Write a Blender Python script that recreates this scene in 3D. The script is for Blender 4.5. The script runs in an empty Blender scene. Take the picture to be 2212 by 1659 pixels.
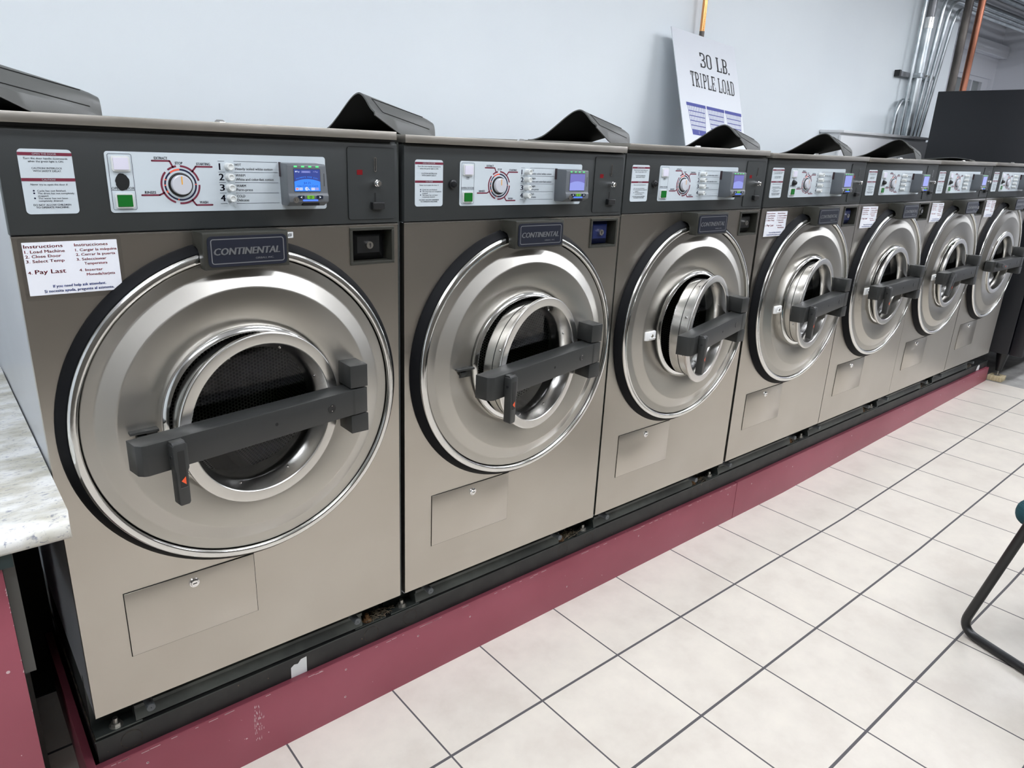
import bpy, bmesh, math, random
from mathutils import Vector, Matrix
random.seed(7)
S = bpy.context.scene
COL = S.collection
W_, H_ = 2212, 1659

# ------------------------------------------------------------------ camera
cam_d = bpy.data.cameras.new('camera'); cam = bpy.data.objects.new('camera', cam_d); COL.objects.link(cam)
CAM = Vector((-0.1237, -1.3565, 1.4523)); YAW, PITCH, ROLL, FPX = 0.7047, -0.3243, 0.0419, 1538.4
fw = Vector((math.sin(YAW)*math.cos(PITCH), math.cos(YAW)*math.cos(PITCH), math.sin(PITCH)))
r0 = fw.cross(Vector((0, 0, 1))).normalized(); u0 = r0.cross(fw)
r_ = math.cos(ROLL)*r0 + math.sin(ROLL)*u0; u_ = -math.sin(ROLL)*r0 + math.cos(ROLL)*u0
cam.matrix_world = Matrix(((r_.x, u_.x, -fw.x, CAM.x), (r_.y, u_.y, -fw.y, CAM.y), (r_.z, u_.z, -fw.z, CAM.z), (0, 0, 0, 1)))
cam_d.sensor_fit = 'HORIZONTAL'; cam_d.sensor_width = 36; cam_d.lens = FPX/W_*36; cam_d.clip_start = 0.02
S.camera = cam
# ------------------------------------------------------------------ world, exposure
wd = bpy.data.worlds.new('world'); S.world = wd; wd.use_nodes = True
wd.node_tree.nodes['Background'].inputs[0].default_value = (0.85, 0.92, 1.0, 1)
wd.node_tree.nodes['Background'].inputs[1].default_value = 0.25
S.view_settings.view_transform = 'Standard'; S.view_settings.look = 'None'
S.view_settings.exposure = 0.98; S.view_settings.gamma = 1.0; S.view_settings.use_curve_mapping = False
S.cycles.use_denoising = True
S.cycles.max_bounces = 8; S.cycles.diffuse_bounces = 4; S.cycles.glossy_bounces = 5; S.cycles.transparent_max_bounces = 8
S.cycles.sample_clamp_indirect = 6.0
LAMP_POWER = 13.0

# ------------------------------------------------------------------ materials
def lin(c):
    return tuple(((v/255)/12.92 if v/255 <= .04045 else ((v/255+.055)/1.055)**2.4) for v in c) + (1,)
def mat(name, col, rough=.5, metal=0., emit=None, estr=1., spec=.5, aniso=0., coat=0.):
    m = bpy.data.materials.new(name); m.use_nodes = True; b = m.node_tree.nodes['Principled BSDF']
    b.inputs['Base Color'].default_value = lin(col); b.inputs['Roughness'].default_value = rough
    b.inputs['Metallic'].default_value = metal; b.inputs['Specular IOR Level'].default_value = spec
    b.inputs['Anisotropic'].default_value = aniso; b.inputs['Coat Weight'].default_value = coat
    if emit: b.inputs['Emission Color'].default_value = lin(emit); b.inputs['Emission Strength'].default_value = estr
    return m
def N(m, t, **k):
    n = m.node_tree.nodes.new(t)
    for a, v in k.items(): setattr(n, a, v)
    return n
def L(m, a, b): m.node_tree.links.new(a, b)
def noise_col(m, c1, c2, scale, detail=4, stretch=None, lo=.35, hi=.65, rough=None):
    b = m.node_tree.nodes['Principled BSDF']; tc = N(m, 'ShaderNodeTexCoord'); mp = N(m, 'ShaderNodeMapping')
    L(m, tc.outputs['Object'], mp.inputs[0])
    if stretch: mp.inputs['Scale'].default_value = stretch
    n = N(m, 'ShaderNodeTexNoise'); n.inputs['Scale'].default_value = scale; n.inputs['Detail'].default_value = detail
    L(m, mp.outputs[0], n.inputs['Vector'])
    r = N(m, 'ShaderNodeValToRGB'); r.color_ramp.elements[0].color = lin(c1); r.color_ramp.elements[1].color = lin(c2)
    r.color_ramp.elements[0].position = lo; r.color_ramp.elements[1].position = hi
    L(m, n.outputs['Fac'], r.inputs[0]); L(m, r.outputs[0], b.inputs['Base Color'])
    if rough:
        mr = N(m, 'ShaderNodeMapRange'); mr.inputs[1].default_value = lo; mr.inputs[2].default_value = hi
        mr.inputs[3].default_value = rough[0]; mr.inputs[4].default_value = rough[1]
        L(m, n.outputs['Fac'], mr.inputs[0]); L(m, mr.outputs[0], b.inputs['Roughness'])
    return n, r
def bump(m, scale, strength, dist=.001, detail=2, stretch=None):
    b = m.node_tree.nodes['Principled BSDF']; tc = N(m, 'ShaderNodeTexCoord'); n = N(m, 'ShaderNodeTexNoise')
    n.inputs['Scale'].default_value = scale; n.inputs['Detail'].default_value = detail
    if stretch:
        mp = N(m, 'ShaderNodeMapping'); mp.inputs['Scale'].default_value = stretch; L(m, tc.outputs['Object'], mp.inputs[0]); L(m, mp.outputs[0], n.inputs['Vector'])
    else: L(m, tc.outputs['Object'], n.inputs['Vector'])
    bp = N(m, 'ShaderNodeBump'); bp.inputs['Strength'].default_value = strength; bp.inputs['Distance'].default_value = dist
    L(m, n.outputs['Fac'], bp.inputs['Height']); L(m, bp.outputs[0], b.inputs['Normal'])
def specks(m, colour, scale, thr, under):
    """small chips of another colour scattered over a painted surface"""
    nt = m.node_tree; b = nt.nodes['Principled BSDF']; tc = N(m, 'ShaderNodeTexCoord'); n = N(m, 'ShaderNodeTexNoise')
    n.inputs['Scale'].default_value = scale; n.inputs['Detail'].default_value = 3
    L(m, tc.outputs['Object'], n.inputs['Vector'])
    gt = N(m, 'ShaderNodeMath', operation='GREATER_THAN'); gt.inputs[1].default_value = thr; L(m, n.outputs['Fac'], gt.inputs[0])
    mx = N(m, 'ShaderNodeMix', data_type='RGBA'); L(m, gt.outputs[0], mx.inputs[0])
    if b.inputs['Base Color'].links: L(m, b.inputs['Base Color'].links[0].from_socket, mx.inputs[6])
    else: mx.inputs[6].default_value = lin(under)
    mx.inputs[7].default_value = lin(colour); L(m, mx.outputs[2], b.inputs['Base Color'])

M = {}
M['steel'] = mat('brushed_steel_panel', (200, 192, 180), .30, 1., aniso=.3)
noise_col(M['steel'], (184, 178, 169), (195, 190, 182), 4, 2, lo=.2, hi=.8)
bump(M['steel'], 260, .05, .0004, 1, (1, 1, .02))
M['disc'] = mat('spun_steel', (186, 183, 176), .33, 1., aniso=.75)
tg = N(M['disc'], 'ShaderNodeTangent', direction_type='RADIAL', axis='Y'); L(M['disc'], tg.outputs[0], M['disc'].node_tree.nodes['Principled BSDF'].inputs['Tangent'])
M['polish'] = mat('polished_steel', (222, 222, 220), .12, 1.)
M['satin'] = mat('satin_steel', (212, 210, 206), .24, 1.)
M['chrome'] = mat('chrome', (232, 232, 232), .08, 1.)
M['lidsteel'] = mat('lid_steel', (196, 190, 180), .42, 1.); noise_col(M['lidsteel'], (156, 152, 144), (176, 171, 163), 8, 4, (1, 1, 4))
M['char'] = mat('charcoal_enamel', (60, 62, 62), .45); bump(M['char'], 900, .25, .0006)
noise_col(M['char'], (41, 44, 44), (46, 49, 49), 5)
M['char2'] = mat('charcoal_casting', (44, 45, 44), .40); bump(M['char2'], 700, .2, .0006)
M['bronze'] = mat('bronze_grey_casting', (46, 46, 40), .45); bump(M['bronze'], 500, .15, .0006)
M['side'] = mat('pale_grey_side_paint', (188, 192, 200), .28); noise_col(M['side'], (190, 193, 198), (200, 203, 208), 2)
M['strip'] = mat('dark_edge_strip', (50, 54, 52), .4)
M['black'] = mat('black_plastic', (20, 21, 22), .35)
M['rubber'] = mat('black_rubber', (10, 11, 14), .6, spec=.15)
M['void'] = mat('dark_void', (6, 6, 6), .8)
M['white'] = mat('white_plate', (188, 197, 202), .35)
M['whitepl'] = mat('white_plastic', (206, 209, 207), .3)
M['lilac'] = mat('milky_white_lens', (205, 203, 216), .3)
M['green'] = mat('green_lens', (22, 100, 36), .25)
M['maroonprint'] = mat('maroon_print', (110, 40, 58), .4)
M['darkmaroon'] = mat('dark_maroon_edge', (40, 20, 26), .4)
M['navy'] = mat('navy_print', (26, 30, 58), .4)
M['orangered'] = mat('orange_red_print', (226, 92, 66), .4)
M['orange'] = mat('orange_pointer', (222, 160, 60), .4)
M['inkgrey'] = mat('dark_grey_print', (62, 66, 82), .5)
M['dialface'] = mat('dial_face', (188, 190, 196), .18, spec=.6)
M['redwin'] = mat('red_window', (112, 18, 24), .25)
M['reader'] = mat('reader_grey', (92, 96, 100), .38)
M['readerd'] = mat('reader_dark_grey', (62, 62, 62), .4)
M['scr_navy'] = mat('screen_navy', (10, 14, 40), .2, emit=(62, 78, 150), estr=0.50)
M['scr_blue'] = mat('screen_blue', (10, 30, 80), .2, emit=(66, 138, 246), estr=0.55)
M['scr_white'] = mat('screen_white', (60, 60, 70), .2, emit=(200, 214, 250), estr=0.55)
M['scr_ink'] = mat('screen_ink', (8, 16, 50), .2, emit=(46, 88, 180), estr=0.50)
M['scr_red'] = mat('screen_red', (60, 10, 10), .2, emit=(226, 90, 90), estr=0.50)
M['scr_pale'] = mat('screen_pale_lilac', (40, 40, 60), .2, emit=(150, 160, 232), estr=0.50)
M['scr_mauve'] = mat('screen_mauve', (40, 40, 60), .2, emit=(120, 118, 190), estr=0.50)
M['led'] = mat('green_led', (20, 80, 40), .3, emit=(110, 255, 160), estr=.5)
M['bluebar'] = mat('blue_light_bar', (20, 30, 120), .3, emit=(70, 110, 255), estr=1.0)
M['lime'] = mat('lime_button', (104, 170, 46), .35)
M['btn'] = mat('dark_button', (24, 34, 50), .35)
M['bluevault'] = mat('blue_vault_plastic', (20, 32, 76), .35)
M['badge'] = mat('badge_navy', (26, 30, 42), .35); bump(M['badge'], 1200, .2, .0005)
M['silver'] = mat('badge_silver', (176, 178, 180), .3, .8)
M['paper'] = mat('white_paper', (238, 240, 246), .4, coat=.3)
M['redink'] = mat('red_ink', (206, 50, 72), .5)
M['blueink'] = mat('blue_ink', (44, 84, 176), .5)
M['tagw'] = mat('tag_white', (225, 228, 228), .5)
M['orangearrow'] = mat('orange_arrow', (230, 88, 44), .45)
M['latchw'] = mat('white_nylon', (226, 226, 224), .4)
M['flap'] = mat('flap_grey', (84, 85, 83), .42); bump(M['flap'], 500, .12, .0006)
M['flapin'] = mat('flap_inside', (16, 17, 17), .5)
M['frame'] = mat('frame_dark_steel', (58, 63, 62), .42, .3); noise_col(M['frame'], (44, 49, 48), (74, 79, 76), 9, 5)
M['plinth'] = mat('plinth_black', (34, 35, 35), .5); noise_col(M['plinth'], (30, 31, 31), (46, 46, 44), 14, 6, lo=.45, hi=.72)
specks(M['plinth'], (112, 96, 74), 55, .735, (34, 35, 35))
M['maroon'] = mat('maroon_paint', (134, 62, 76), .38)
noise_col(M['maroon'], (136, 64, 77), (146, 74, 87), 3, 4); specks(M['maroon'], (196, 168, 170), 70, .765, (134, 62, 76))
M['chip'] = mat('scuffed_paint', (196, 170, 172), .6)
M['grime'] = mat('grime', (46, 43, 38), .9); noise_col(M['grime'], (30, 29, 27), (84, 74, 60), 60, 6); bump(M['grime'], 90, .8, .004, 5)
M['lint'] = mat('grey_lint', (112, 100, 82), .95); noise_col(M['lint'], (60, 52, 40), (140, 128, 108), 180, 4)
M['bolt'] = mat('zinc_bolt', (176, 174, 168), .35, .9)
M['rust'] = mat('rusty_bolt', (120, 82, 50), .8); noise_col(M['rust'], (80, 56, 36), (140, 104, 66), 200)
M['bumper'] = mat('grey_rubber', (92, 96, 98), .6)
M['wall'] = mat('white_wall_paint', (233, 240, 243), .5); noise_col(M['wall'], (231, 238, 242), (235, 242, 245), 1.3, 4)
M['farwall'] = mat('far_wall_paint', (228, 230, 236), .6)
M['ceil'] = mat('ceiling_paint', (225, 226, 228), .8)
M['opp'] = mat('dark_reflected_wall', (84, 80, 74), .7)
M['concrete'] = mat('bare_concrete', (150, 148, 144), .8); noise_col(M['concrete'], (120, 118, 114), (172, 170, 166), 6, 6)
M['zinc'] = mat('galvanised_conduit', (196, 204, 206), .3, .9); noise_col(M['zinc'], (176, 184, 188), (210, 216, 218), 12)
M['zincd'] = mat('dull_conduit', (130, 130, 132), .4, .9)
M['iron'] = mat('black_iron_pipe', (88, 84, 80), .45, .6); noise_col(M['iron'], (70, 66, 64), (116, 110, 104), 14, 5, (1, 1, .3))
M['copper'] = mat('copper_pipe', (188, 112, 84), .4, 1.); noise_col(M['copper'], (120, 80, 64), (190, 128, 104), 7, 5, (1, 1, .25))
M['copperb'] = mat('bright_copper', (226, 160, 104), .22, 1.)
M['vend'] = mat('black_cabinet_paint', (12, 15, 22), .42)
M['vend2'] = mat('black_cabinet_door', (24, 25, 30), .42)
M['wood'] = mat('pale_wood', (190, 176, 140), .7); noise_col(M['wood'], (176, 160, 124), (204, 190, 156), 20, 4, (1, 8, 1))
M['teal'] = mat('teal_fabric', (34, 78, 88), .9)
M['tube'] = mat('black_powder_coat', (24, 25, 26), .38)
M['board'] = mat('sign_board', (222, 226, 232), .45)
M['signblue'] = mat('sign_blue', (62, 70, 150), .5)
M['signink'] = mat('sign_ink', (48, 49, 52), .5)
M['cabw'] = mat('white_enamel', (222, 224, 226), .4)
M['lamp'] = mat('lamp_diffuser', (240, 240, 240), .5, emit=(243, 247, 255), estr=LAMP_POWER)
M['sideboard'] = mat('grey_cabinet_board', (80, 80, 76), .6)
M['darkteal'] = mat('dark_green_edge', (36, 52, 52), .6)
M['winglass'] = mat('frosted_pane', (150, 156, 156), .3, spec=.7)

def tile_material():
    m = mat('cream_floor_tile', (214, 206, 192), .3); nt = m.node_tree; b = nt.nodes['Principled BSDF']
    tc = N(m, 'ShaderNodeTexCoord'); sx = N(m, 'ShaderNodeSeparateXYZ'); L(m, tc.outputs['Object'], sx.inputs[0])
    T = .3044
    def edge(sock, off, w):
        a = N(m, 'ShaderNodeMath', operation='SUBTRACT'); L(m, sock, a.inputs[0]); a.inputs[1].default_value = off
        d = N(m, 'ShaderNodeMath', operation='DIVIDE'); L(m, a.outputs[0], d.inputs[0]); d.inputs[1].default_value = T
        f = N(m, 'ShaderNodeMath', operation='FRACT'); L(m, d.outputs[0], f.inputs[0])
        fl = N(m, 'ShaderNodeMath', operation='FLOOR'); L(m, d.outputs[0], fl.inputs[0])
        s = N(m, 'ShaderNodeMath', operation='SUBTRACT'); L(m, f.outputs[0], s.inputs[0]); s.inputs[1].default_value = .5
        ab = N(m, 'ShaderNodeMath', operation='ABSOLUTE'); L(m, s.outputs[0], ab.inputs[0])
        g = N(m, 'ShaderNodeMath', operation='GREATER_THAN'); L(m, ab.outputs[0], g.inputs[0]); g.inputs[1].default_value = .5 - w/2/T
        return g.outputs[0], fl.outputs[0]
    gx, fx = edge(sx.outputs[0], .3822, .0048); gy, fy = edge(sx.outputs[1], -.2308, .0075)
    mx = N(m, 'ShaderNodeMath', operation='MAXIMUM'); L(m, gx, mx.inputs[0]); L(m, gy, mx.inputs[1])
    cb = N(m, 'ShaderNodeCombineXYZ'); L(m, fx, cb.inputs[0]); L(m, fy, cb.inputs[1])
    wn = N(m, 'ShaderNodeTexWhiteNoise', noise_dimensions='3D'); L(m, cb.outputs[0], wn.inputs['Vector'])
    sc = N(m, 'ShaderNodeVectorMath', operation='SCALE'); L(m, wn.outputs['Color'], sc.inputs[0]); sc.inputs['Scale'].default_value = 7.
    ad = N(m, 'ShaderNodeVectorMath', operation='ADD'); L(m, tc.outputs['Object'], ad.inputs[0]); L(m, sc.outputs[0], ad.inputs[1])
    n1 = N(m, 'ShaderNodeTexNoise'); n1.inputs['Scale'].default_value = 7; n1.inputs['Detail'].default_value = 9; n1.inputs['Roughness'].default_value = .62
    L(m, ad.outputs[0], n1.inputs['Vector'])
    r = N(m, 'ShaderNodeValToRGB'); e = r.color_ramp.elements; e[0].position = .33; e[0].color = lin((204, 196, 185)); e[1].position = .68; e[1].color = lin((217, 210, 198))
    k = e.new(.5); k.color = lin((211, 204, 193)); L(m, n1.outputs['Fac'], r.inputs[0])
    g = N(m, 'ShaderNodeMix', data_type='RGBA'); L(m, mx.outputs[0], g.inputs[0]); L(m, r.outputs[0], g.inputs[6]); g.inputs[7].default_value = lin((84, 82, 84))
    L(m, g.outputs[2], b.inputs['Base Color'])
    rr = N(m, 'ShaderNodeMapRange'); rr.inputs[3].default_value = .30; rr.inputs[4].default_value = .85; L(m, mx.outputs[0], rr.inputs[0]); L(m, rr.outputs[0], b.inputs['Roughness'])
    iv = N(m, 'ShaderNodeMath', operation='SUBTRACT'); iv.inputs[0].default_value = 1; L(m, mx.outputs[0], iv.inputs[1])
    ms = N(m, 'ShaderNodeMath', operation='MULTIPLY_ADD'); L(m, n1.outputs['Fac'], ms.inputs[0]); ms.inputs[1].default_value = .25; L(m, iv.outputs[0], ms.inputs[2])
    bp = N(m, 'ShaderNodeBump'); bp.inputs['Strength'].default_value = .35; bp.inputs['Distance'].default_value = .002; L(m, ms.outputs[0], bp.inputs['Height']); L(m, bp.outputs[0], b.inputs['Normal'])
    return m
M['tile'] = tile_material()
def granite():
    m = mat('speckled_laminate', (214, 212, 206), .28); b = m.node_tree.nodes['Principled BSDF']; tc = N(m, 'ShaderNodeTexCoord')
    mp = N(m, 'ShaderNodeMapping'); mp.inputs['Rotation'].default_value = (0, 0, .5); mp.inputs['Scale'].default_value = (1, 2.2, 1); L(m, tc.outputs['Object'], mp.inputs[0])
    n1 = N(m, 'ShaderNodeTexNoise'); n1.inputs['Scale'].default_value = 85; n1.inputs['Detail'].default_value = 6; n1.inputs['Roughness'].default_value = .7; n1.inputs['Distortion'].default_value = .6
    n2 = N(m, 'ShaderNodeTexNoise'); n2.inputs['Scale'].default_value = 14; n2.inputs['Detail'].default_value = 5
    L(m, mp.outputs[0], n1.inputs['Vector']); L(m, mp.outputs[0], n2.inputs['Vector'])
    r1 = N(m, 'ShaderNodeValToRGB'); e = r1.color_ramp.elements; e[0].position = .34; e[0].color = lin((142, 146, 162)); e[1].position = .45; e[1].color = lin((226, 226, 222))
    r2 = N(m, 'ShaderNodeValToRGB'); e = r2.color_ramp.elements; e[0].position = .36; e[0].color = lin((208, 204, 190)); e[1].position = .6; e[1].color = lin((255, 255, 255))
    L(m, n1.outputs['Fac'], r1.inputs[0]); L(m, n2.outputs['Fac'], r2.inputs[0])
    x = N(m, 'ShaderNodeMix', data_type='RGBA', blend_type='MULTIPLY'); x.inputs[0].default_value = 1; L(m, r1.outputs[0], x.inputs[6]); L(m, r2.outputs[0], x.inputs[7])
    L(m, x.outputs[2], b.inputs['Base Color']); return m
M['granite'] = granite()
def perforated():
    """steel sheet with a staggered lattice of round holes, laid out on the UV map (metres)"""
    m = mat('perforated_drum_steel', (120, 120, 116), .45, 1.); b = m.node_tree.nodes['Principled BSDF']
    uv = N(m, 'ShaderNodeUVMap'); out = []
    for off in ((0, 0), (.5, .5)):
        mp = N(m, 'ShaderNodeMapping'); mp.inputs['Scale'].default_value = (1/.0160, 1/.0092, 1); mp.inputs['Location'].default_value = (off[0], off[1], 0)
        L(m, uv.outputs[0], mp.inputs[0])
        fr = N(m, 'ShaderNodeVectorMath', operation='FRACTION'); L(m, mp.outputs[0], fr.inputs[0])
        sb = N(m, 'ShaderNodeVectorMath', operation='SUBTRACT'); L(m, fr.outputs[0], sb.inputs[0]); sb.inputs[1].default_value = (.5, .5, 0)
        ml = N(m, 'ShaderNodeVectorMath', operation='MULTIPLY'); L(m, sb.outputs[0], ml.inputs[0]); ml.inputs[1].default_value = (.0160, .0092, 0)
        ln = N(m, 'ShaderNodeVectorMath', operation='LENGTH'); L(m, ml.outputs[0], ln.inputs[0]); out.append(ln.outputs['Value'])
    mn = N(m, 'ShaderNodeMath', operation='MINIMUM'); L(m, out[0], mn.inputs[0]); L(m, out[1], mn.inputs[1])
    lt = N(m, 'ShaderNodeMath', operation='LESS_THAN'); L(m, mn.outputs[0], lt.inputs[0]); lt.inputs[1].default_value = .0030
    mx = N(m, 'ShaderNodeMix', data_type='RGBA'); L(m, lt.outputs[0], mx.inputs[0]); mx.inputs[6].default_value = lin((150, 150, 146)); mx.inputs[7].default_value = (.002, .002, .002, 1)
    L(m, mx.outputs[2], b.inputs['Base Color']); return m
M['perf'] = perforated()
def glassmat(name, tint, fac=None, ior=1.5):
    m = bpy.data.materials.new(name); m.use_nodes = True; nt = m.node_tree; nt.nodes.clear()
    o = nt.nodes.new('ShaderNodeOutputMaterial'); t = nt.nodes.new('ShaderNodeBsdfTransparent'); g = nt.nodes.new('ShaderNodeBsdfGlossy')
    t.inputs[0].default_value = tint; g.inputs['Roughness'].default_value = .02
    x = nt.nodes.new('ShaderNodeMixShader')
    if fac is None:
        f = nt.nodes.new('ShaderNodeFresnel'); f.inputs[0].default_value = ior; nt.links.new(f.outputs[0], x.inputs[0])
    else: x.inputs[0].default_value = fac
    nt.links.new(t.outputs[0], x.inputs[1]); nt.links.new(g.outputs[0], x.inputs[2]); nt.links.new(x.outputs[0], o.inputs[0]); return m
M['glass'] = glassmat('door_glass', (.55, .59, .57, 1), ior=1.42)
M['laminate'] = glassmat('clear_laminate', (.97, .97, .97, 1), .06)

# ------------------------------------------------------------------ mesh builder
_txt = {}
def text_geo(s, off=0.):
    k = (s, off)
    if k in _txt: return _txt[k]
    cu = bpy.data.curves.new('t', 'FONT'); cu.body = s; cu.size = 1.; cu.offset = off; cu.resolution_u = 2; cu.fill_mode = 'FRONT' if hasattr(cu, 'fill_mode') else cu.fill_mode
    o = bpy.data.objects.new('t', cu); COL.objects.link(o); dg = bpy.context.evaluated_depsgraph_get(); me = o.evaluated_get(dg).to_mesh()
    vs = [(v.co.x, v.co.y) for v in me.vertices]; fs = [tuple(p.vertices) for p in me.polygons]
    xs = [v[0] for v in vs]; r = (vs, fs, min(xs), max(xs)); o.evaluated_get(dg).to_mesh_clear()
    bpy.data.objects.remove(o); bpy.data.curves.remove(cu); _txt[k] = r; return r
CAPH = max(v[1] for v in text_geo('H')[0])

class MB:
    def __init__(s): s.v = []; s.f = []; s.m = []; s.mats = []; s.uv = {}
    def mi(s, m):
        if m not in s.mats: s.mats.append(m)
        return s.mats.index(m)
    def add(s, vs, fs, m):
        o = len(s.v); s.v += [tuple(v) for v in vs]; k = s.mi(m)
        for f in fs: s.f.append(tuple(i+o for i in f)); s.m.append(k)
        return s
    def box(s, x0, x1, y0, y1, z0, z1, m, bev=0., seg=2):
        if bev <= 0:
            vs = [(x, y, z) for x in (x0, x1) for y in (y0, y1) for z in (z0, z1)]
            return s.add(vs, [(0, 1, 3, 2), (4, 6, 7, 5), (0, 4, 5, 1), (2, 3, 7, 6), (0, 2, 6, 4), (1, 5, 7, 3)], m)
        bm = bmesh.new(); bmesh.ops.create_cube(bm, size=1)
        for v in bm.verts: v.co = ((x0+x1)/2+v.co.x*(x1-x0), (y0+y1)/2+v.co.y*(y1-y0), (z0+z1)/2+v.co.z*(z1-z0))
        bmesh.ops.bevel(bm, geom=bm.edges[:], offset=bev, segments=seg, affect='EDGES', profile=.5)
        return s.bm(bm, m)
    def bm(s, bm, m):
        bm.verts.index_update(); s.add([v.co[:] for v in bm.verts], [[v.index for v in f.verts] for f in bm.faces], m); bm.free(); return s
    def prism(s, pts, a0, a1, axis, m, bev=0.):
        """closed 2D outline extruded along an axis (x: pts=(y,z), y: pts=(x,z), z: pts=(x,y))"""
        P = {'x': lambda a, p: (a, p[0], p[1]), 'y': lambda a, p: (p[0], a, p[1]), 'z': lambda a, p: (p[0], p[1], a)}[axis]
        bm = bmesh.new(); A = [bm.verts.new(P(a0, p)) for p in pts]; B = [bm.verts.new(P(a1, p)) for p in pts]; n = len(pts)
        bm.faces.new(A); bm.faces.new(B[::-1])
        for i in range(n): bm.faces.new((A[i], B[i], B[(i+1) % n], A[(i+1) % n]))
        bmesh.ops.recalc_face_normals(bm, faces=bm.faces[:])
        if bev: bmesh.ops.bevel(bm, geom=bm.edges[:], offset=bev, segments=2, affect='EDGES', profile=.5)
        return s.bm(bm, m)
    def lathe(s, cx, cz, prof, m, seg=72, closed=False, arc=None):
        """profile of (radius, y) turned about the horizontal y axis through (cx, cz)"""
        n = len(prof); vs = []; fs = []
        for j in range(seg):
            a = 2*math.pi*j/seg
            vs += [(cx+r*math.sin(a), y, cz+r*math.cos(a)) for r, y in prof]
        for j in range(seg):
            k = (j+1) % seg
            for i in range(n if closed else n-1):
                i2 = (i+1) % n; fs.append((j*n+i, j*n+i2, k*n+i2, k*n+i))
        return s.add(vs, fs, m)
    def disc(s, cx, cz, r, y, m, seg=32):
        return s.add([(cx+r*math.sin(2*math.pi*j/seg), y, cz+r*math.cos(2*math.pi*j/seg)) for j in range(seg)], [tuple(range(seg))], m)
    def cyl(s, p0, p1, r0, r1, m, seg=20, caps=True):
        p0 = Vector(p0); p1 = Vector(p1); d = (p1-p0).normalized(); a = d.orthogonal().normalized(); b = d.cross(a); vs = []
        for p, r in ((p0, r0), (p1, r1)): vs += [tuple(p+r*(math.cos(2*math.pi*j/seg)*a+math.sin(2*math.pi*j/seg)*b)) for j in range(seg)]
        fs = [(j, (j+1) % seg, seg+(j+1) % seg, seg+j) for j in range(seg)]
        if caps: fs += [tuple(range(seg))[::-1], tuple(range(seg, 2*seg))]
        return s.add(vs, fs, m)
    def tube(s, pts, r, m, seg=12):
        pts = [Vector(p) for p in pts]; vs = []; fs = []; ref = None
        for i, p in enumerate(pts):
            d = (pts[min(i+1, len(pts)-1)]-pts[max(i-1, 0)]).normalized()
            a = d.orthogonal().normalized() if ref is None else (ref-d*ref.dot(d)).normalized()
            ref = a; b = d.cross(a); vs += [tuple(p+r*(math.cos(2*math.pi*j/seg)*a+math.sin(2*math.pi*j/seg)*b)) for j in range(seg)]
        for i in range(len(pts)-1):
            for j in range(seg): k = (j+1) % seg; fs.append((i*seg+j, i*seg+k, (i+1)*seg+k, (i+1)*seg+j))
        fs += [tuple(range(seg))[::-1], tuple(range((len(pts)-1)*seg, len(pts)*seg))]
        return s.add(vs, fs, m)
    def rrect(s, x0, x1, z0, z1, r, y0, y1, m, seg=5):
        """rounded plate facing -y: front at y0, back at y1 (y1 None: a single face)"""
        pts = rr(x0, x1, z0, z1, r, seg)
        if y1 is None: return s.add([(x, y0, z) for x, z in pts], [tuple(range(len(pts)))], m)
        return s.prism(pts, y0, y1, 'y', m)
    def ring(s, x0, x1, z0, z1, r, w, y, m, seg=5):
        """rounded rectangular outline of line width w lying on plane y"""
        A = rr(x0, x1, z0, z1, r, seg); B = rr(x0+w, x1-w, z0+w, z1-w, max(r-w, .0003), seg); n = len(A)
        return s.add([(x, y, z) for x, z in A+B], [(i, (i+1) % n, n+(i+1) % n, n+i) for i in range(n)], m)
    def line(s, pts, w, y, m):
        """printed polyline of width w on plane y, with small round ends"""
        for a, b in zip(pts[:-1], pts[1:]):
            dx, dz = b[0]-a[0], b[1]-a[1]; l = math.hypot(dx, dz); nx, nz = -dz/l*w/2, dx/l*w/2
            s.add([(a[0]+nx, y, a[1]+nz), (b[0]+nx, y, b[1]+nz), (b[0]-nx, y, b[1]-nz), (a[0]-nx, y, a[1]-nz)], [(3, 2, 1, 0)], m)
        for p in pts: s.disc(p[0], p[1], w/2, y, m, 10)
        return s
    def arc(s, cx, cz, r, w, a0, a1, y, m):
        """printed arc, angles in degrees clockwise from the top"""
        n = max(3, int(abs(a1-a0)/6)); vs = []
        for i in range(n+1):
            a = math.radians(a0+(a1-a0)*i/n)
            vs += [(cx+(r-w/2)*math.sin(a), y, cz+(r-w/2)*math.cos(a)), (cx+(r+w/2)*math.sin(a), y, cz+(r+w/2)*math.cos(a))]
        return s.add(vs, [(2*i, 2*i+2, 2*i+3, 2*i+1) for i in range(n)], m)
    def text(s, t, x0, x1, z, h, y, m, off=0., shear=0.):
        """lettering with baseline z and capital height h, fitted between x0 and x1 (x1 None: natural width)"""
        vs, fs, a, b = text_geo(t); k = h/CAPH; kx = k if x1 is None else (x1-x0)/(b-a); w = h*(.03+off*3)
        for dx in (-.5, 0, .5): s.add([(x0+(vx-a)*kx+shear*vy*k+dx*w, y, z+vy*k) for vx, vy in vs], fs, m)
        return s
    def textc(s, t, xc, wid, z, h, y, m, off=0.): return s.text(t, xc-wid/2, xc+wid/2, z, h, y, m, off)
    def mesh(s, name, smooth=35, shift=(0, 0, 0)):
        me = bpy.data.meshes.new(name); me.from_pydata([(v[0]-shift[0], v[1]-shift[1], v[2]-shift[2]) for v in s.v], [], s.f)
        for m in s.mats: me.materials.append(m)
        me.polygons.foreach_set('material_index', s.m)
        if smooth: me.shade_smooth(); me.set_sharp_from_angle(angle=math.radians(smooth))
        me.update(); return me
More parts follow.
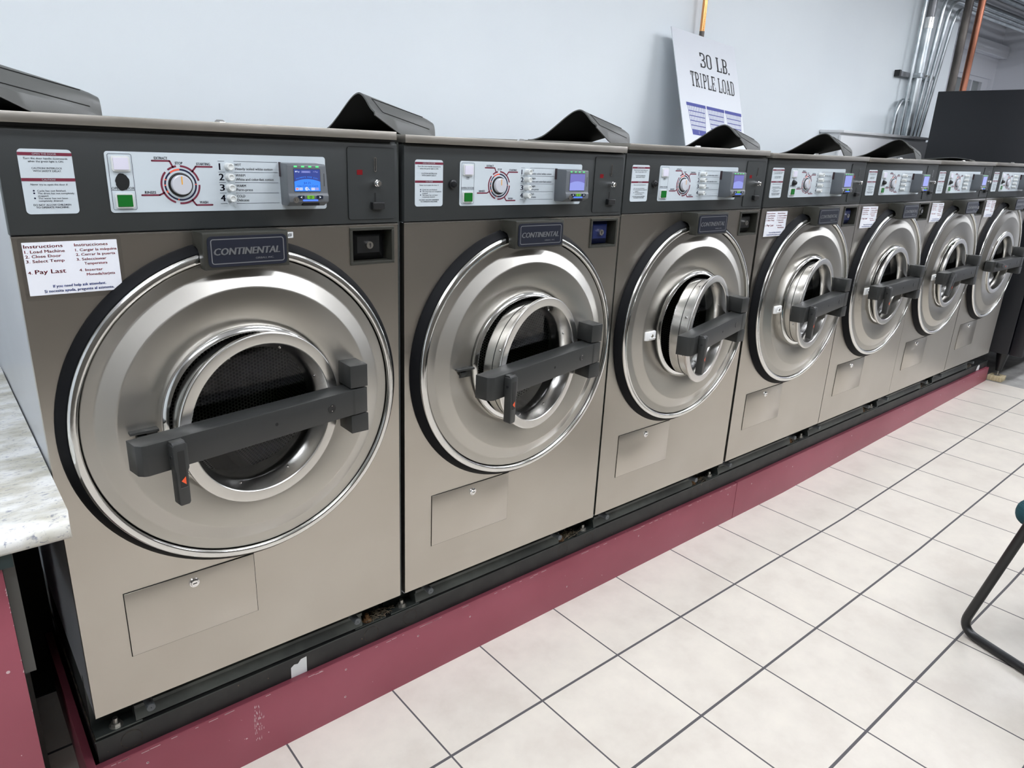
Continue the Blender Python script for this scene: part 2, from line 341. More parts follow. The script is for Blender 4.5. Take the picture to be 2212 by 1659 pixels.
def rr(x0, x1, z0, z1, r, seg=5):
    pts = []
    for cx, cz, a0 in ((x1-r, z1-r, 90), (x1-r, z0+r, 0), (x0+r, z0+r, -90), (x0+r, z1-r, -180)):
        for i in range(seg+1):
            a = math.radians(a0-90*i/seg); pts.append((cx+r*math.cos(a), cz+r*math.sin(a)))
    return pts
def tag(o, label=None, cat=None, group=None, kind=None):
    for k, v in (('label', label), ('category', cat), ('group', group), ('kind', kind)):
        if v: o[k] = v
    return o
def obj(name, me, parent=None, loc=(0, 0, 0), rot=(0, 0, 0)):
    if isinstance(me, MB): me = me.mesh(name)
    o = bpy.data.objects.new(name, me); COL.objects.link(o); o.location = loc; o.rotation_euler = rot
    if parent: o.parent = parent
    return o
def empty(name, loc=(0, 0, 0), rot=(0, 0, 0)):
    o = bpy.data.objects.new(name, None); o.empty_display_size = .05; COL.objects.link(o); o.location = loc; o.rotation_euler = rot; return o

# ------------------------------------------------------------------ the room
def fz(x, y):
    x = min(x, 5.8); return .0056*x - .0079*y + .0314*max(0, x-2.7) - .0002*x*x
WALL_Y = 1.15
def floor():
    mb = MB(); xs = [-2.5, -1, -.3, 0, .7, 1.4, 2.1, 2.7, 3.3, 4, 4.6, 5.18]; ys = [-5, -3, -1.5, -.5, 0, .5, 1.2]
    def grid(xs, ys, m):
        vs = [(x, y, fz(x, y)) for x in xs for y in ys]; n = len(ys)
        mb.add(vs, [(i*n+j, (i+1)*n+j, (i+1)*n+j+1, i*n+j+1) for i in range(len(xs)-1) for j in range(n-1)], m)
    grid(xs, ys, M['tile']); grid([5.18, 5.5, 5.8, 7, 8.9], ys+[1.7], M['concrete'])
    o = obj('floor', mb.mesh('floor', 60)); tag(o, kind='structure')
floor()
def wall(name, x0, x1, y0, y1, z0, z1, m): return tag(obj(name, MB().box(x0, x1, y0, y1, z0, z1, m)), kind='structure')
wall('wall_back', -2.5, 6.36, WALL_Y, WALL_Y+.1, -.05, 2.9, M['wall'])
wall('wall_left', -2.6, -2.5, -5, 1.25, -.1, 2.9, M['wall'])
wall('wall_front', -2.6, 9, -2.85, -2.75, -.1, 2.9, M['opp'])  # unseen wall, set close and dark to darken the reflections in the steel
wall('wall_right', 8.74, 8.84, -5, 1.8, -.1, 2.9, M['farwall'])
wall('ceiling', -2.6, 9, -5.1, 1.9, 2.86, 2.96, M['ceil'])
def recess():
    mb = MB(); y = 1.62; x0, x1, zt = 7.72, 8.655, 2.275           # wall behind the recess, with an opening for the window
    mb.box(6.36, x0, y, y+.1, -.1, 2.9, M['farwall']); mb.box(x1, 8.74, y, y+.1, -.1, 2.9, M['farwall'])
    mb.box(x0, x1, y, y+.1, zt, 2.9, M['farwall']); mb.box(x0, x1, y, y+.1, -.1, 1.2, M['farwall'])
    mb.box(6.30, 6.36, WALL_Y+.1, y+.1, -.1, 2.9, M['farwall'])
    tag(obj('wall_recess', mb), kind='structure')
    tag(obj('trim_1', MB().box(6.36, 8.74, 1.54, 1.62, 2.47, 2.58, M['farwall'], .006)), kind='structure')
    w = tag(empty('window_1', (x0, y+.05, 1.2)), kind='structure')
    f = MB(); h = zt-1.2; w_ = x1-x0
    f.box(0, w_, -.03, .03, h-.04, h, M['farwall']); f.box(0, .04, -.03, .03, .04, h-.04, M['farwall']); f.box(w_-.16, w_, -.03, .03, .04, h-.04, M['farwall']); f.box(0, w_, -.03, .03, 0, .04, M['farwall']); f.box(.50, .53, -.03, .02, .04, h-.04, M['farwall'])
    obj('window_frame', f, w); obj('pane', MB().box(.04, w_-.16, 0, .01, .04, h-.04, M['winglass']), w)
recess()
# ceiling lamps of the room (all above the frame)
def lamp(x, y, lx, ly, lab):
    t = empty('ceiling_light', (x, y, 2.86)); tag(t, lab, 'ceiling light', 'fluorescent ceiling lights')
    obj('lamp_housing', MB().box(-lx/2-.03, lx/2+.03, -ly/2-.03, ly/2+.03, -.05, 0, M['cabw']), t)
    obj('diffuser', MB().box(-lx/2, lx/2, -ly/2, ly/2, -.065, -.05, M['lamp']), t)
for x in (-.6, 1.6, 3.8, 6.0):
    for y in (-.75, -2.1):
        lamp(x, y, 1.2, .30, 'added white ceiling light past the tiled aisle, brightening the far recess')

lamp(8.0, -1.7, 1.2, .30, 'added white ceiling light past the tiled aisle, brightening the far recess')  # unseen lamp added to lift the brightness of the far recess

# ------------------------------------------------------------------ the washers
CX, CZ = .346, .5891
PZ = .110                                   # height of the front panel's lower edge above the plinth
Wd = .692
CACHE = {}
def cached(name, fn):
    if name not in CACHE: CACHE[name] = fn()
    return CACHE[name]

def m_front():
    bm = bmesh.new(); es = []
    def loop(pts):
        vs = [bm.verts.new((x, 0, z)) for x, z in pts]; return [bm.edges.new((vs[i], vs[(i+1) % len(vs)])) for i in range(len(vs))]
    es += loop([(0, 0), (Wd, 0), (Wd, .937), (0, .937)])
    es += loop([(CX+.320*math.sin(2*math.pi*i/96), CZ+.320*math.cos(2*math.pi*i/96)) for i in range(96)])
    es += loop([(.583, .858), (.6785, .858), (.6785, .9285), (.583, .9285)])
    bmesh.ops.triangle_fill(bm, edges=es, use_beauty=True)
    for f in bm.faces:
        f.normal_update()
        if f.normal.y > 0: f.normal_flip()
    mb = MB(); mb.bm(bm, M['steel'])
    for x in (0, Wd): mb.add([(x, 0, 0), (x, .018, 0), (x, .018, .937), (x, 0, .937)], [(0, 1, 2, 3)], M['steel'])
    mb.add([(0, 0, 0), (Wd, 0, 0), (Wd, .018, 0), (0, .018, 0)], [(0, 1, 2, 3)], M['steel'])
    mb.box(-.0004, Wd+.0004, -.0012, .002, .9345, .9375, M['satin'])                 # folded bright upper edge
    return mb.mesh('front_panel', 20)
def m_cab():
    mb = MB(); s = M['side']
    mb.box(.0005, .0025, .006, .86, -.004, 1.104, s); mb.box(.0005, .0025, .13, .86, -.110, -.004, M['frame']); mb.box(.689, .691, .006, .86, -.004, 1.104, M['strip']); mb.box(.0025, .689, .858, .86, -.110, 1.104, M['strip'])
    mb.box(.0025, .689, .02, .858, 1.09, 1.10, M['strip'])
    mb.box(.6925, .6972, .003, .03, -.002, 1.102, M['strip'])
    return mb.mesh('cabinet')
def m_frame():
    mb = MB(); f = M['frame']
    mb.prism([(.0785, .02), (.0785, -.062), (.0735, -.066), (.0735, -.074), (.0785, -.078), (.0720, -.098), (.0720, -.104), (.0790, -.106), (.0790, -.110), (.11, -.110), (.11, .02)], .078, .620, 'x', f)
    mb.box(.0, .692, .115, .125, -.110, .02, f); mb.box(.0, .09, .072, .12, -.110, -.106, f); mb.box(.60, .69, .072, .12, -.110, -.106, f)
    return mb.mesh('base_frame')
def m_console():
    mb = MB(); z0, z1 = .9375, 1.101
    pts = [(.004, z0), (-.0012, z0+.003), (-.0012, z1-.004), (.006, z1+.001), (.03, z1+.001), (.03, z0)]
    mb.prism([(y, z) for y, z in pts], 0, .6915, 'x', M['char'], .0012)
    return mb.mesh('control_console')
def m_lid():
    mb = MB(); mb.box(-.004, .684, -.013, .87, 1.1060, 1.1220, M['lidsteel'], .0010, 2)
    return mb.mesh('top_lid')
def m_lidgap(): return MB().box(.004, .69, .006, .80, 1.090, 1.122, M['black']).mesh('gap_strip')
def m_lidbolt():
    mb = MB(); c = (.341, .023)
    mb.add([(c[0]+r*math.cos(a), c[1]+r*math.sin(a), z) for r, z in ((.0105, 0), (.0095, .0022), (.006, .0045)) for a in [math.pi*2*k/6+.3 for k in range(6)]], [(k, (k+1) % 6, 6+(k+1) % 6, 6+k) for k in range(6)]+[(6+k, 6+(k+1) % 6, 12+(k+1) % 6, 12+k) for k in range(6)]+[tuple(range(12, 18))], M['chrome'])
    return mb.mesh('bolt')
def m_doorlabel():
    mb = MB(); Y = -.0022; x0, x1, z0, z1 = .0262, .0985, .9712, 1.0691; xc = (x0+x1)/2
    mb.rrect(x0, x1, z0, z1, .006, Y, -.001, M['white'])
    y = Y-.0003; w = M['white']; mp = M['maroonprint']; ik = M['inkgrey']; nv = M['navy']
    for a, b in ((1.0595, 1.0642), (1.0212, 1.0259)): mb.add([(x0, y, a), (x1, y, a), (x1, y, b), (x0, y, b)], [(0, 1, 2, 3)], mp)
    mb.textc('OPEN THE DOOR', xc-.001, .032, 1.0606, .0027, y-.0002, w); mb.textc('CAUTION!', xc, .018, 1.0222, .0027, y-.0002, w)
    for t, wd, z in (('Turn the door handle downwards', .059, 1.0540), ('when the green light is ON.', .048, 1.0496), ('CAUTION! INTERLOCK', .041, 1.0394), ('WITH SAFETY DELAY.', .038, 1.0352), ('Never try to open the door if:', .050, 1.0150)): mb.textc(t, xc, wd, z, .0027, y, ik)
    for t, wd, z, bl in (('Cycle has not finished.', .039, 1.0055, 1), ('The drum has not completely', .050, 1.0016, 1), ('stopped.', .0145, .9978, 0), ('The water has not been', .040, .9940, 1), ('completely drained.', .033, .9902, 0)):
        mb.text(t, x0+.0185, x0+.0185+wd, z, .0026, y, ik)
        if bl: mb.disc(x0+.0140, z+.0014, .0013, y, nv, 12)
    mb.textc('DO NOT ALLOW CHILDREN', xc, .051, .9838, .0027, y, nv, .01); mb.textc('TO OPERATE MACHINE.', xc, .045, .9800, .0027, y, nv, .01)
    return mb.mesh('instruction_label')
def m_panel(hole):
    mb = MB(); Y = -.0024; x0, x1, z0, z1 = .1442, .5285, .9710, 1.0690
    mb.rrect(x0, x1, z0, z1, .005, Y, -.001, M['white']); y = Y-.0003; ik = M['inkgrey']; nv = M['navy']; mp = M['maroonprint']
    mb.ring(.1480, .1843, .9753, 1.0654, .003, .0006, y, nv)
    mb.text('OPEN DOOR', .1489, .1836, 1.0085, .0040, y, ik)
    mb.line([(.149, 1.0072), (.1838, 1.0072)], .0006, y, ik)
    if not hole: mb.textc('ON', .1662, .008, 1.0312, .0038, y, ik); mb.line([(.162, 1.0298), (.1704, 1.0298)], .0005, y, ik)
    if hole:
        rnd = random.Random(3); n = 26
        mb.add([(.1663+(.0105+rnd.uniform(-.0006, .0006))*math.sin(2*math.pi*i/n), y-.0002, 1.0205+(.0138+rnd.uniform(-.0009, .0009))*math.cos(2*math.pi*i/n)) for i in range(n)], [tuple(range(n))], M['void'])
    cx, cz = .2575, 1.0163
    for a, b in ((-38, -9), (3, 77), (90, 187), (200, 312)): mb.arc(cx, cz, .0312, .0032, a, b, y, mp)
    for a, b in ((0, 86.5), (90, 190.5), (194.5, 238), (247, 266), (270.5, 287), (291.5, 322)): mb.arc(cx, cz, .0254, .0028, a, b, y, nv)
    for a, b in ((86.5, 90), (190.5, 194.5), (238, 247), (266, 270.5), (287, 291.5), (322, 360)): mb.arc(cx, cz, .0254, .0028, a, b, y, M['orangered'])
    w = .0028
    for pts in (((.2149, 1.0555), (.2429, 1.0555), (.2475, 1.0455)), ((.3126, 1.0470), (.2850, 1.0470), (.2785, 1.0385)), ((.1939, .9992), (.2217, .9992), (.2296, 1.0030)), ((.3083, .9817), (.2806, .9817), (.2745, .9905))): mb.line(pts, w, y, mp)
    for t, a, b, z in (('EXTRACT', .2189, .2397, 1.0577), ('STOP', .2513, .2637, 1.0502), ('STARTING', .2865, .3098, 1.0494), ('RINSES', .1988, .2162, 1.0016), ('WASH', .2866, .3009, .9843)): mb.text(t, a, b, z, .0042, y, nv, .012)
    for k, z in zip('1234', (1.0422, 1.0243, 1.0060, .9877)): mb.text(k, .3240+(.0012 if k == '1' else 0), None if k == '1' else .3320, z, .0112, y, nv, .022)
    for z in (1.0572, 1.0386, 1.0203, 1.0020, .9836): mb.line([(.3232, z), (.3348, z)], .0006, y, ik); mb.line([(.3516, z), (.4320, z)], .0006, y, ik)
    for t, a, b, z in (('HOT', .3533, .3645, 1.0492), ('Heavily soiled white cotton', .3533, .4226, 1.0422), ('WARM', .3533, .3705, 1.0308), ('White and color-fast cotton', .3533, .4232, 1.0238), ('WARM', .3533, .3705, 1.0124), ('Perm-press', .3533, .3830, 1.0055), ('COLD', .3533, .3680, .9942), ('Delicates', .3533, .3748, .9873)): mb.text(t, a, b, z, .0044, y, nv if t.isupper() else ik)
    return mb.mesh('control_panel')
def m_lens(z0, z1, m, dark):
    mb = MB(); mb.rrect(.1526, .1805, z0, z1, .0035, -.0055, -.002, M['whitepl']); a = .0028
    if dark: mb.rrect(.1526+a-.0004, .1805-a+.0004, z0+a-.0004, z1-a+.0004, .0006, -.0058, None, M['strip'])
    mb.rrect(.1526+a, .1805-a, z0+a, z1-a, .0008, -.0072, -.0050, m); return mb.mesh('indicator_light')
def m_dial():
    mb = MB(); cx, cz = .2575, 1.0163
    mb.lathe(cx, cz, [(0, -.0045), (.0165, -.0045), (.0170, -.0040), (.0180, -.0040), (.0203, -.0030), (.0206, -.002)], M['black'], 40)
    mb.lathe(cx, cz, [(0, -.0120), (.0152, -.0120), (.0163, -.0112), (.0168, -.004)], M['dialface'], 40)
    mb.add([(cx-.001, -.0123, cz+.001), (cx+.001, -.0123, cz+.001), (cx+.001, -.0123, cz+.0145), (cx-.001, -.0123, cz+.0145)], [(0, 1, 2, 3)], M['orange'])
    return mb.mesh('cycle_dial')
def m_selbtn():
    mb = MB(); mb.lathe(0, 0, [(0, -.0185), (.0036, -.0185), (.0042, -.0200), (.0054, -.0200), (.0062, -.0190), (.0064, -.002)], M['whitepl'], 24); return mb.mesh('selector_button')
def m_reader():
    mb = MB(); x0, x1 = .4318, .5100
    side = [(-.001, 1.0572), (-.044, 1.0562), (-.047, 1.0545), (-.047, 1.0040), (-.0495, .9995), (-.0490, .9885), (-.034, .9800), (-.001, .9800)]
    bm = bmesh.new(); rings = []
    for y, z in side:
        k = -y/.05; sh = .0035*(1-k); bulge = .0035 if .984 < z < 1.005 else 0.
        rings.append([bm.verts.new((x0+sh+(.0015 if z < .99 else 0), y, z)), bm.verts.new((x1-.002*k+bulge*k, y, z))])
    n = len(rings)
    for i in range(n): a, b = rings[i], rings[(i+1) % n]; bm.faces.new((a[0], b[0], b[1], a[1]))
    bm.faces.new([r[0] for r in rings]); bm.faces.new([r[1] for r in rings][::-1])
    bmesh.ops.recalc_face_normals(bm, faces=bm.faces[:]); bmesh.ops.bevel(bm, geom=bm.edges[:], offset=.0012, segments=2, affect='EDGES', profile=.5)
    mb.bm(bm, M['reader'])
    mb.box(.4345, .4362, -.010, -.001, 1.032, 1.0578, M['darkmaroon']); mb.rrect(.4600, .4930, .9815, .9868, .0008, -.0462, -.03, M['void'])
    mb.rrect(.4435, .4965, 1.0072, 1.0483, .001, -.0474, None, M['readerd']); mb.add([(.5035, -.0473, 1.017), (.5044, -.0473, 1.017), (.5044, -.0473, 1.040), (.5035, -.0473, 1.040)], [(0, 1, 2, 3)], M['void'])
    for x in (.4555, .474, .4925): mb.disc(x, 1.0052, .0006, -.0486, M['void'], 8)
    for x in (.4478, .4620, .4760, .4905): mb.rrect(x-.0032, x+.0032, 1.0508, 1.0536, .0008, -.0476, None, M['led'])
    return mb.mesh('card_reader')
def m_screen(mode):
    mb = MB(); x0, x1, z0, z1 = .4444, .4956, 1.0080, 1.0475; y = -.0478
    top, low = {0: (M['scr_navy'], M['scr_blue']), 1: (M['scr_mauve'], M['scr_pale'])}.get(mode, (M['scr_pale'], M['scr_pale']))  # after the first washer, glare on the screen is put into pale colours
    mb.add([(x0, y, z0), (x1, y, z0), (x1, y, z1), (x0, y, z1)], [(0, 1, 2, 3)], top)
    y -= .0001; n = 16; arc = [(x0+(x1-x0)*i/n, y, 1.0300-.0048*((i/n*2-1)**2)) for i in range(n+1)]
    mb.add([(x0, y, z0)]+arc+[(x1, y, z0)], [tuple(range(n+3))[::-1]], low); y -= .0001
    if mode == 0:
        wh, ik = M['scr_white'], M['scr_ink']
        mb.text('Pay', .4495, .4555, 1.0420, .0026, y, wh); mb.disc(.4478, 1.0432, .0013, y, wh, 12)
        mb.text('Pay', .4855, .4915, 1.0420, .0026, y, M['scr_pale']); mb.ring(.4820, .4845, 1.0424, 1.0440, .0006, .0003, y, M['scr_pale'])
        mb.ring(.4585, .4765, 1.0412, 1.0446, .0008, .0005, y, M['scr_pale']); mb.rrect(.4600, .4750, 1.0422, 1.0436, .0004, y, None, M['scr_pale'])
        t = 'PAYMENTS MADE EASY'
        for i, ch in enumerate(t):
            k = i/(len(t)-1)*2-1
            if ch != ' ': mb.text(ch, .4700+k*.0205-.0009, .4700+k*.0205+.0009, 1.0325-.0033*k*k, .0024, y, M['scr_blue'])
        mb.textc('$4.25', .4695, .0135, 1.0212, .0036, y, ik); mb.textc('Use Coin or Card', .4700, .040, 1.0160, .0034, y, ik)
        for a, b in ((.4463, .4525), (.4535, .4600), (.4770, .4845), (.4855, .4920)): mb.add([(a, y, 1.0098), (b, y, 1.0098), (b, y, 1.0145), (a, y, 1.0145)], [(0, 1, 2, 3)], M['scr_white'] if b < .485 else M['scr_pale'])
        mb.disc(.4482, 1.0122, .0013, y-.0001, M['scr_red'], 12); mb.disc(.4503, 1.0122, .0013, y-.0001, M['scr_red'], 12); mb.text('VISA', .4545, .4590, 1.0112, .0018, y-.0001, ik); mb.text('DISCOVER', .4775, .4840, 1.0118, .0012, y-.0001, M['scr_red'])
        mb.disc(.4680, 1.0125, .0034, y, M['scr_white'], 16); mb.line([(.4705, 1.0125), (.4735, 1.0105)], .0014, y, M['scr_white']); mb.arc(.4672, 1.0125, .0014, .0005, 40, 140, y-.0001, ik); mb.arc(.4672, 1.0125, .0024, .0005, 40, 140, y-.0001, ik)
    return mb.mesh('screen', 0)
def m_rbtn(kind):
    mb = MB(); x = {'l': .4555, 'o': .4740, 'r': .4925}[kind]; z = .9972; w = .0062 if kind != 'o' else .0070
    mb.rrect(x-w, x+w, z-.0032, z+.0032, .0020 if kind != 'o' else .001, -.0512, -.046, M['lime'] if kind == 'o' else M['btn'])
    if kind == 'o': mb.arc(x, z, .0019, .0008, 0, 360, -.0514, M['btn'])
    else:
        d = -1 if kind == 'l' else 1
        mb.add([(x-d*.0018, -.0514, z+.0021), (x+d*.0024, -.0514, z), (x-d*.0018, -.0514, z-.0021), (x-d*.0006, -.0514, z)], [(0, 1, 3), (3, 1, 2)], M['tagw'])
    return mb.mesh('reader_button', 20)
def m_rbar(): return MB().rrect(.4590, .4885, .9902, .9928, .0008, -.0508, -.045, M['bluebar']).mesh('light_bar')
def m_rlock():
    mb = MB(); mb.cyl((.4446, -.030, .9925), (.4446, -.0530, .9925), .0055, .0055, M['chrome'], 24); mb.rrect(.4425, .4430, .9905, .9950, .0001, -.0532, None, M['void']); mb.rrect(.4455, .4468, .9920, .9926, .0001, -.0532, None, M['void']); return mb.mesh('lock')
def m_coinplate():
    mb = MB(); mb.rrect(.5756, .6850, .9472, 1.0908, .006, -.0016, -.001, M['black']); mb.rrect(.5765, .6842, .9480, 1.0899, .0055, -.0030, -.001, M['char'])
    mb.rrect(.6352, .6364+.0024, .9825, 1.0010, .0002, -.0033, None, M['void']); mb.rrect(.5965, .6092, 1.0365, 1.0463, .0004, -.0034, None, M['redwin'])
    return mb.mesh('coin_plate')
def m_coinslot():
    mb = MB(); mb.rrect(.6352, .6408, 1.0425, 1.0715, .0028, -.0046, -.002, M['polish']); mb.rrect(.6366, .6394, 1.0445, 1.0700, .0012, -.0048, None, M['void']); return mb.mesh('coin_slot')
def m_coinbtn():
    mb = MB(); x, z = .6368, 1.0207; mb.lathe(x, z, [(0, -.0235), (.0045, -.0235), (.0062, -.0215), (.0062, -.0170), (.0052, -.0165), (.0052, -.0140), (.0066, -.0135), (.0066, -.002)], M['chrome'], 24); mb.disc(x, z, .0022, -.0237, M['satin'], 12); return mb.mesh('return_button')
def m_coincup():
    mb = MB(); mb.box(.6262, .6548, -.013, -.001, .9680, .9828, M['black'], .0015); mb.rrect(.6285, .6525, .9700, .9800, .0008, -.0133, None, M['void']); return mb.mesh('coin_return_cup')
def m_vault(m):
    mb = MB(); f = M['bronze']; X0, X1, Z0, Z1 = .5778, .6822, .8538, .9312; a = .0062
    for b in ((X0, X1, Z1-a, Z1), (X0, X1, Z0, Z0+a), (X0, X0+a, Z0+a, Z1-a), (X1-a, X1, Z0+a, Z1-a)): mb.box(b[0], b[1], -.0030, .034, b[2], b[3], f, .0008)
    mb.box(X0, X1, .034, .036, Z0, Z1, M['void'])
    def fr(x0, x1, z0, z1, y): return [(x0, y, z0), (x1, y, z0), (x1, y, z1), (x0, y, z1)]
    vs = fr(.586, .668, .8615, .9245, .034)+fr(.586, .668, .8615, .9245, .024)+fr(.598, .654, .8750, .9130, .012)+fr(.600, .652, .8770, .9110, .0095)
    fs = [(4*i+j, 4*i+(j+1) % 4, 4*i+4+(j+1) % 4, 4*i+4+j) for i in range(3) for j in range(4)]+[(12, 13, 14, 15)]
    mb.add(vs, fs, m); return mb.mesh('coin_vault', 20)
def m_vlock():
    mb = MB(); x, z = .6258, .8935; mb.cyl((x, .014, z), (x, .0015, z), .0082, .0078, M['satin'], 28); mb.rrect(x-.0005, x+.0015, z-.0045, z+.0045, .0008, .0012, None, M['void']); mb.disc(x+.0005, z+.001, .0019, .0011, M['void'], 14)
    return mb.mesh('lock')
def m_tag(t):
    mb = MB(); mb.add([(.4446, -.0006, .9166), (.4568, -.0006, .9166), (.4568, -.0006, .9281), (.4446, -.0006, .9281)], [(0, 1, 2, 3)], M['tagw']); mb.textc(t, .4500, .0075, .9195, .0058, -.0009, M['inkgrey'], .01); return mb.mesh('number_tag')
def m_seal():
    return MB().lathe(CX, CZ, [(.3325, .004), (.3330, -.0015), (.3315, -.005), (.3235, -.0165), (.3195, -.0205), (.3130, -.0210), (.3130, -.004)], M['rubber'], 120).mesh('tub_seal', 40)
def m_trim():
    return MB().lathe(CX, CZ, [(.3140, -.014), (.3168, -.0180), (.3180, -.0225), (.3165, -.0265), (.3125, -.0285), (.3050, -.0290), (.3024, -.0275), (.3016, -.0240), (.3016, -.006)], M['polish'], 144).mesh('trim_ring', 50)
def m_disc():
    mb = MB(); mb.lathe(CX, CZ, [(.3150, -.0045), (.3000, -.0045)], M['void'], 96)
    mb.lathe(CX, CZ, [(.3000, -.0045), (.2996, -.0205), (.2984, -.0222), (.2965, -.0226), (.2800, -.0225), (.2775, -.0228), (.2750, -.0238), (.2480, -.0365), (.2460, -.0374), (.2435, -.0378), (.2050, -.0352), (.1820, -.0330), (.1745, -.0310), (.1710, -.0292), (.1690, -.0300)], M['disc'], 144)
    return mb.mesh('tub_front', 18)
def m_lip():
    return MB().lathe(CX, CZ, [(.1692, -.0270), (.1688, -.0292), (.1678, -.0302), (.1604, -.0350), (.1592, -.0352), (.1583, -.0340), (.1578, -.030), (.1575, .055)], M['polish'], 120).mesh('opening_rim', 24)
def m_drum():
    mb = MB(); seg = 96; R = .262; y0, y1 = .062, .42
    me = bpy.data.meshes.new('drum'); bm = bmesh.new(); uvl = bm.loops.layers.uv.new('UVMap')
    def q(p, uv):
        f = bm.faces.new([bm.verts.new(c) for c in p])
        for l, u in zip(f.loops, uv): l[uvl].uv = u
        f.smooth = True
    for j in range(seg):
        a, b = 2*math.pi*j/seg, 2*math.pi*(j+1)/seg; P = lambda r, t, y: (CX+r*math.sin(t), y, CZ+r*math.cos(t))
        q([P(R, a, y0), P(R, b, y0), P(R, b, y1), P(R, a, y1)], [(R*a, y0), (R*b, y0), (R*b, y1), (R*a, y1)])
        q([P(.158, a, y0-.008), P(.158, b, y0-.008), P(R, b, y0), P(R, a, y0)], [(0, 0)]*4)
        for r0, r1 in ((.0001, .13), (.13, R)):
            q([P(r0, a, y1), P(r1, a, y1), P(r1, b, y1), P(r0, b, y1)], [(r*math.sin(t), r*math.cos(t)) for r, t in ((r0, a), (r1, a), (r1, b), (r0, b))])
    bmesh.ops.remove_doubles(bm, verts=bm.verts[:], dist=1e-5); bm.to_mesh(me); bm.free(); me.materials.append(M['perf']); return me
def m_lifter():
    mb = MB()
    for k in range(3):
        a = math.radians(50+120*k); c, s = math.cos(a), math.sin(a)
        def T(t, r, y): return (CX+r*s+t*c, y, CZ+r*c-t*s)
        vs = [T(t, r, y) for y in (.08, .41) for t, r in ((-.035, .259), (-.010, .215), (.010, .215), (.035, .259))]
        mb.add(vs, [(0, 1, 5, 4), (1, 2, 6, 5), (2, 3, 7, 6), (0, 3, 2, 1), (4, 5, 6, 7)], M['satin'])
    return mb.mesh('drum_lifter')
def m_badge():
    mb = MB(); b = M['bronze']; x0, x1, z0, z1 = .2680, .4215, .8745, .9372
    side = [(-.0600, z0), (-.0600, z1+.0008), (-.0560, z1+.0022), (.0, z1), (.0, z1-.028), (-.012, z1-.026), (-.026, z1-.030), (-.034, z1-.040), (-.034, z0)]
    mb.prism(side, x0, x1, 'x', b, .0010)
    mb.rrect(x0+.0065, x1-.0050, z0+.0050, z1-.0040, .0080, -.0625, -.058, M['badge']); y = -.0628
    mb.ring(x0+.0115, x1-.0100, z0+.0100, z1-.0085, .0050, .0016, y, M['silver'])
    mb.text('CONTINENTAL', .2835, .4025, .9005, .0120, y-.0003, M['silver'], .03, .22)
    mb.text('GIRBAU, INC.', .3570, .3910, .8908, .0033, y-.0003, M['silver'], .02, .15)
    return mb.mesh('brand_badge', 25)
def m_access():
    mb = MB(); X0, X1, Z0, Z1 = .0790, .3300, .1120, .2548
    mb.add([(X0-.0014, -.0004, Z0-.0014), (X1+.0014, -.0004, Z0-.0014), (X1+.0014, -.0004, Z1+.0014), (X0-.0014, -.0004, Z1+.0014)], [(0, 1, 2, 3)], M['void'])
    mb.box(X0, X1, -.0022, -.0003, Z0, Z1, M['steel'], .0006); return mb.mesh('access_panel')
def m_alock():
    mb = MB(); x, z = .2066, .2332; mb.lathe(x, z, [(0, -.0080), (.0066, -.0080), (.0074, -.0066), (.0096, -.0056), (.0102, -.0022)], M['chrome'], 28); mb.rrect(x-.0042, x+.0042, z-.0009, z+.0009, .0003, -.0083, None, M['void']); return mb.mesh('lock')
def m_knob():
    mb = MB(); mb.lathe(0, 0, [(0, -.0150), (.0050, -.0145), (.0066, -.0115), (.0070, -.0080), (.0095, -.0070), (.0105, -.0020)], M['black'], 24); return mb.mesh('bumper_knob')
def m_hinge(z0, z1): return MB().box(.5262, .5655, -.0870, -.0300, z0, z1, M['char2'], .0012).mesh('hinge_block')
def m_latch(white):
    m = M['latchw'] if white else M['char2']; mb = MB()
    if white:
        mb.prism([(.108, -.028), (.108, -.040), (.116, -.045), (.150, -.045), (.157, -.038), (.157, -.028)], .5685, .5945, 'z', m, .0015)
        mb.cyl((.134, -.044, .582), (.134, -.0462, .582), .006, .005, M['satin'], 16); mb.box(.121, .148, -.0475, -.044, .5735, .5775, m, .0008)
    else:
        mb.box(.1180, .1660, -.036, -.028, .5700, .5960, m, .0010); mb.box(.1180, .1660, -.050, -.036, .5915, .5965, m, .0008); mb.box(.1300, .1470, -.046, -.036, .5760, .5870, m, .0020)
    return mb.mesh('door_latch')
DX, DZ, HX, HY = .3531, .5837, .5497, -.0595
def sh(mb, name, smooth=35): return mb.mesh(name, smooth, (HX, HY, 0))
def m_doorring():
    mb = MB(); seg = 120
    mb.lathe(DX, DZ, [(.1345, -.0040), (.1362, -.0110), (.1400, -.0200), (.1462, -.0345), (.1476, -.0372), (.1492, -.0384), (.1520, -.0388), (.1675, -.0388), (.1694, -.0380), (.1704, -.0362), (.1704, -.0320), (.1690, -.0300), (.1550, -.0300), (.1532, -.0280), (.1525, .0240), (.1500, .0280), (.1400, .0285), (.1345, .0240)], M['satin'], seg, closed=True)
    mb.lathe(DX, DZ, [(.1532, -.0020), (.1537, -.0014), (.1537, -.0004), (.1528, .0002)], M['void'], seg)
    for k in range(8):
        a = math.radians(22+45*k); s_, c = math.sin(a), math.cos(a)
        mb.cyl((DX+.1520*s_, -.014, DZ+.1520*c), (DX+.1555*s_, -.014, DZ+.1555*c), .0040, .0028, M['chrome'], 10); mb.cyl((DX+.1430*s_, -.016, DZ+.1430*c), (DX+.1365*s_, -.016, DZ+.1365*c), .0032, .0022, M['chrome'], 10)
    return sh(mb, 'door', 14)
def m_glass():
    mb = MB(); mb.lathe(DX, DZ, [(.1355, -.0020), (.07, -.0018), (0, -.0018)], M['glass'], 72); return sh(mb, 'door_glass')
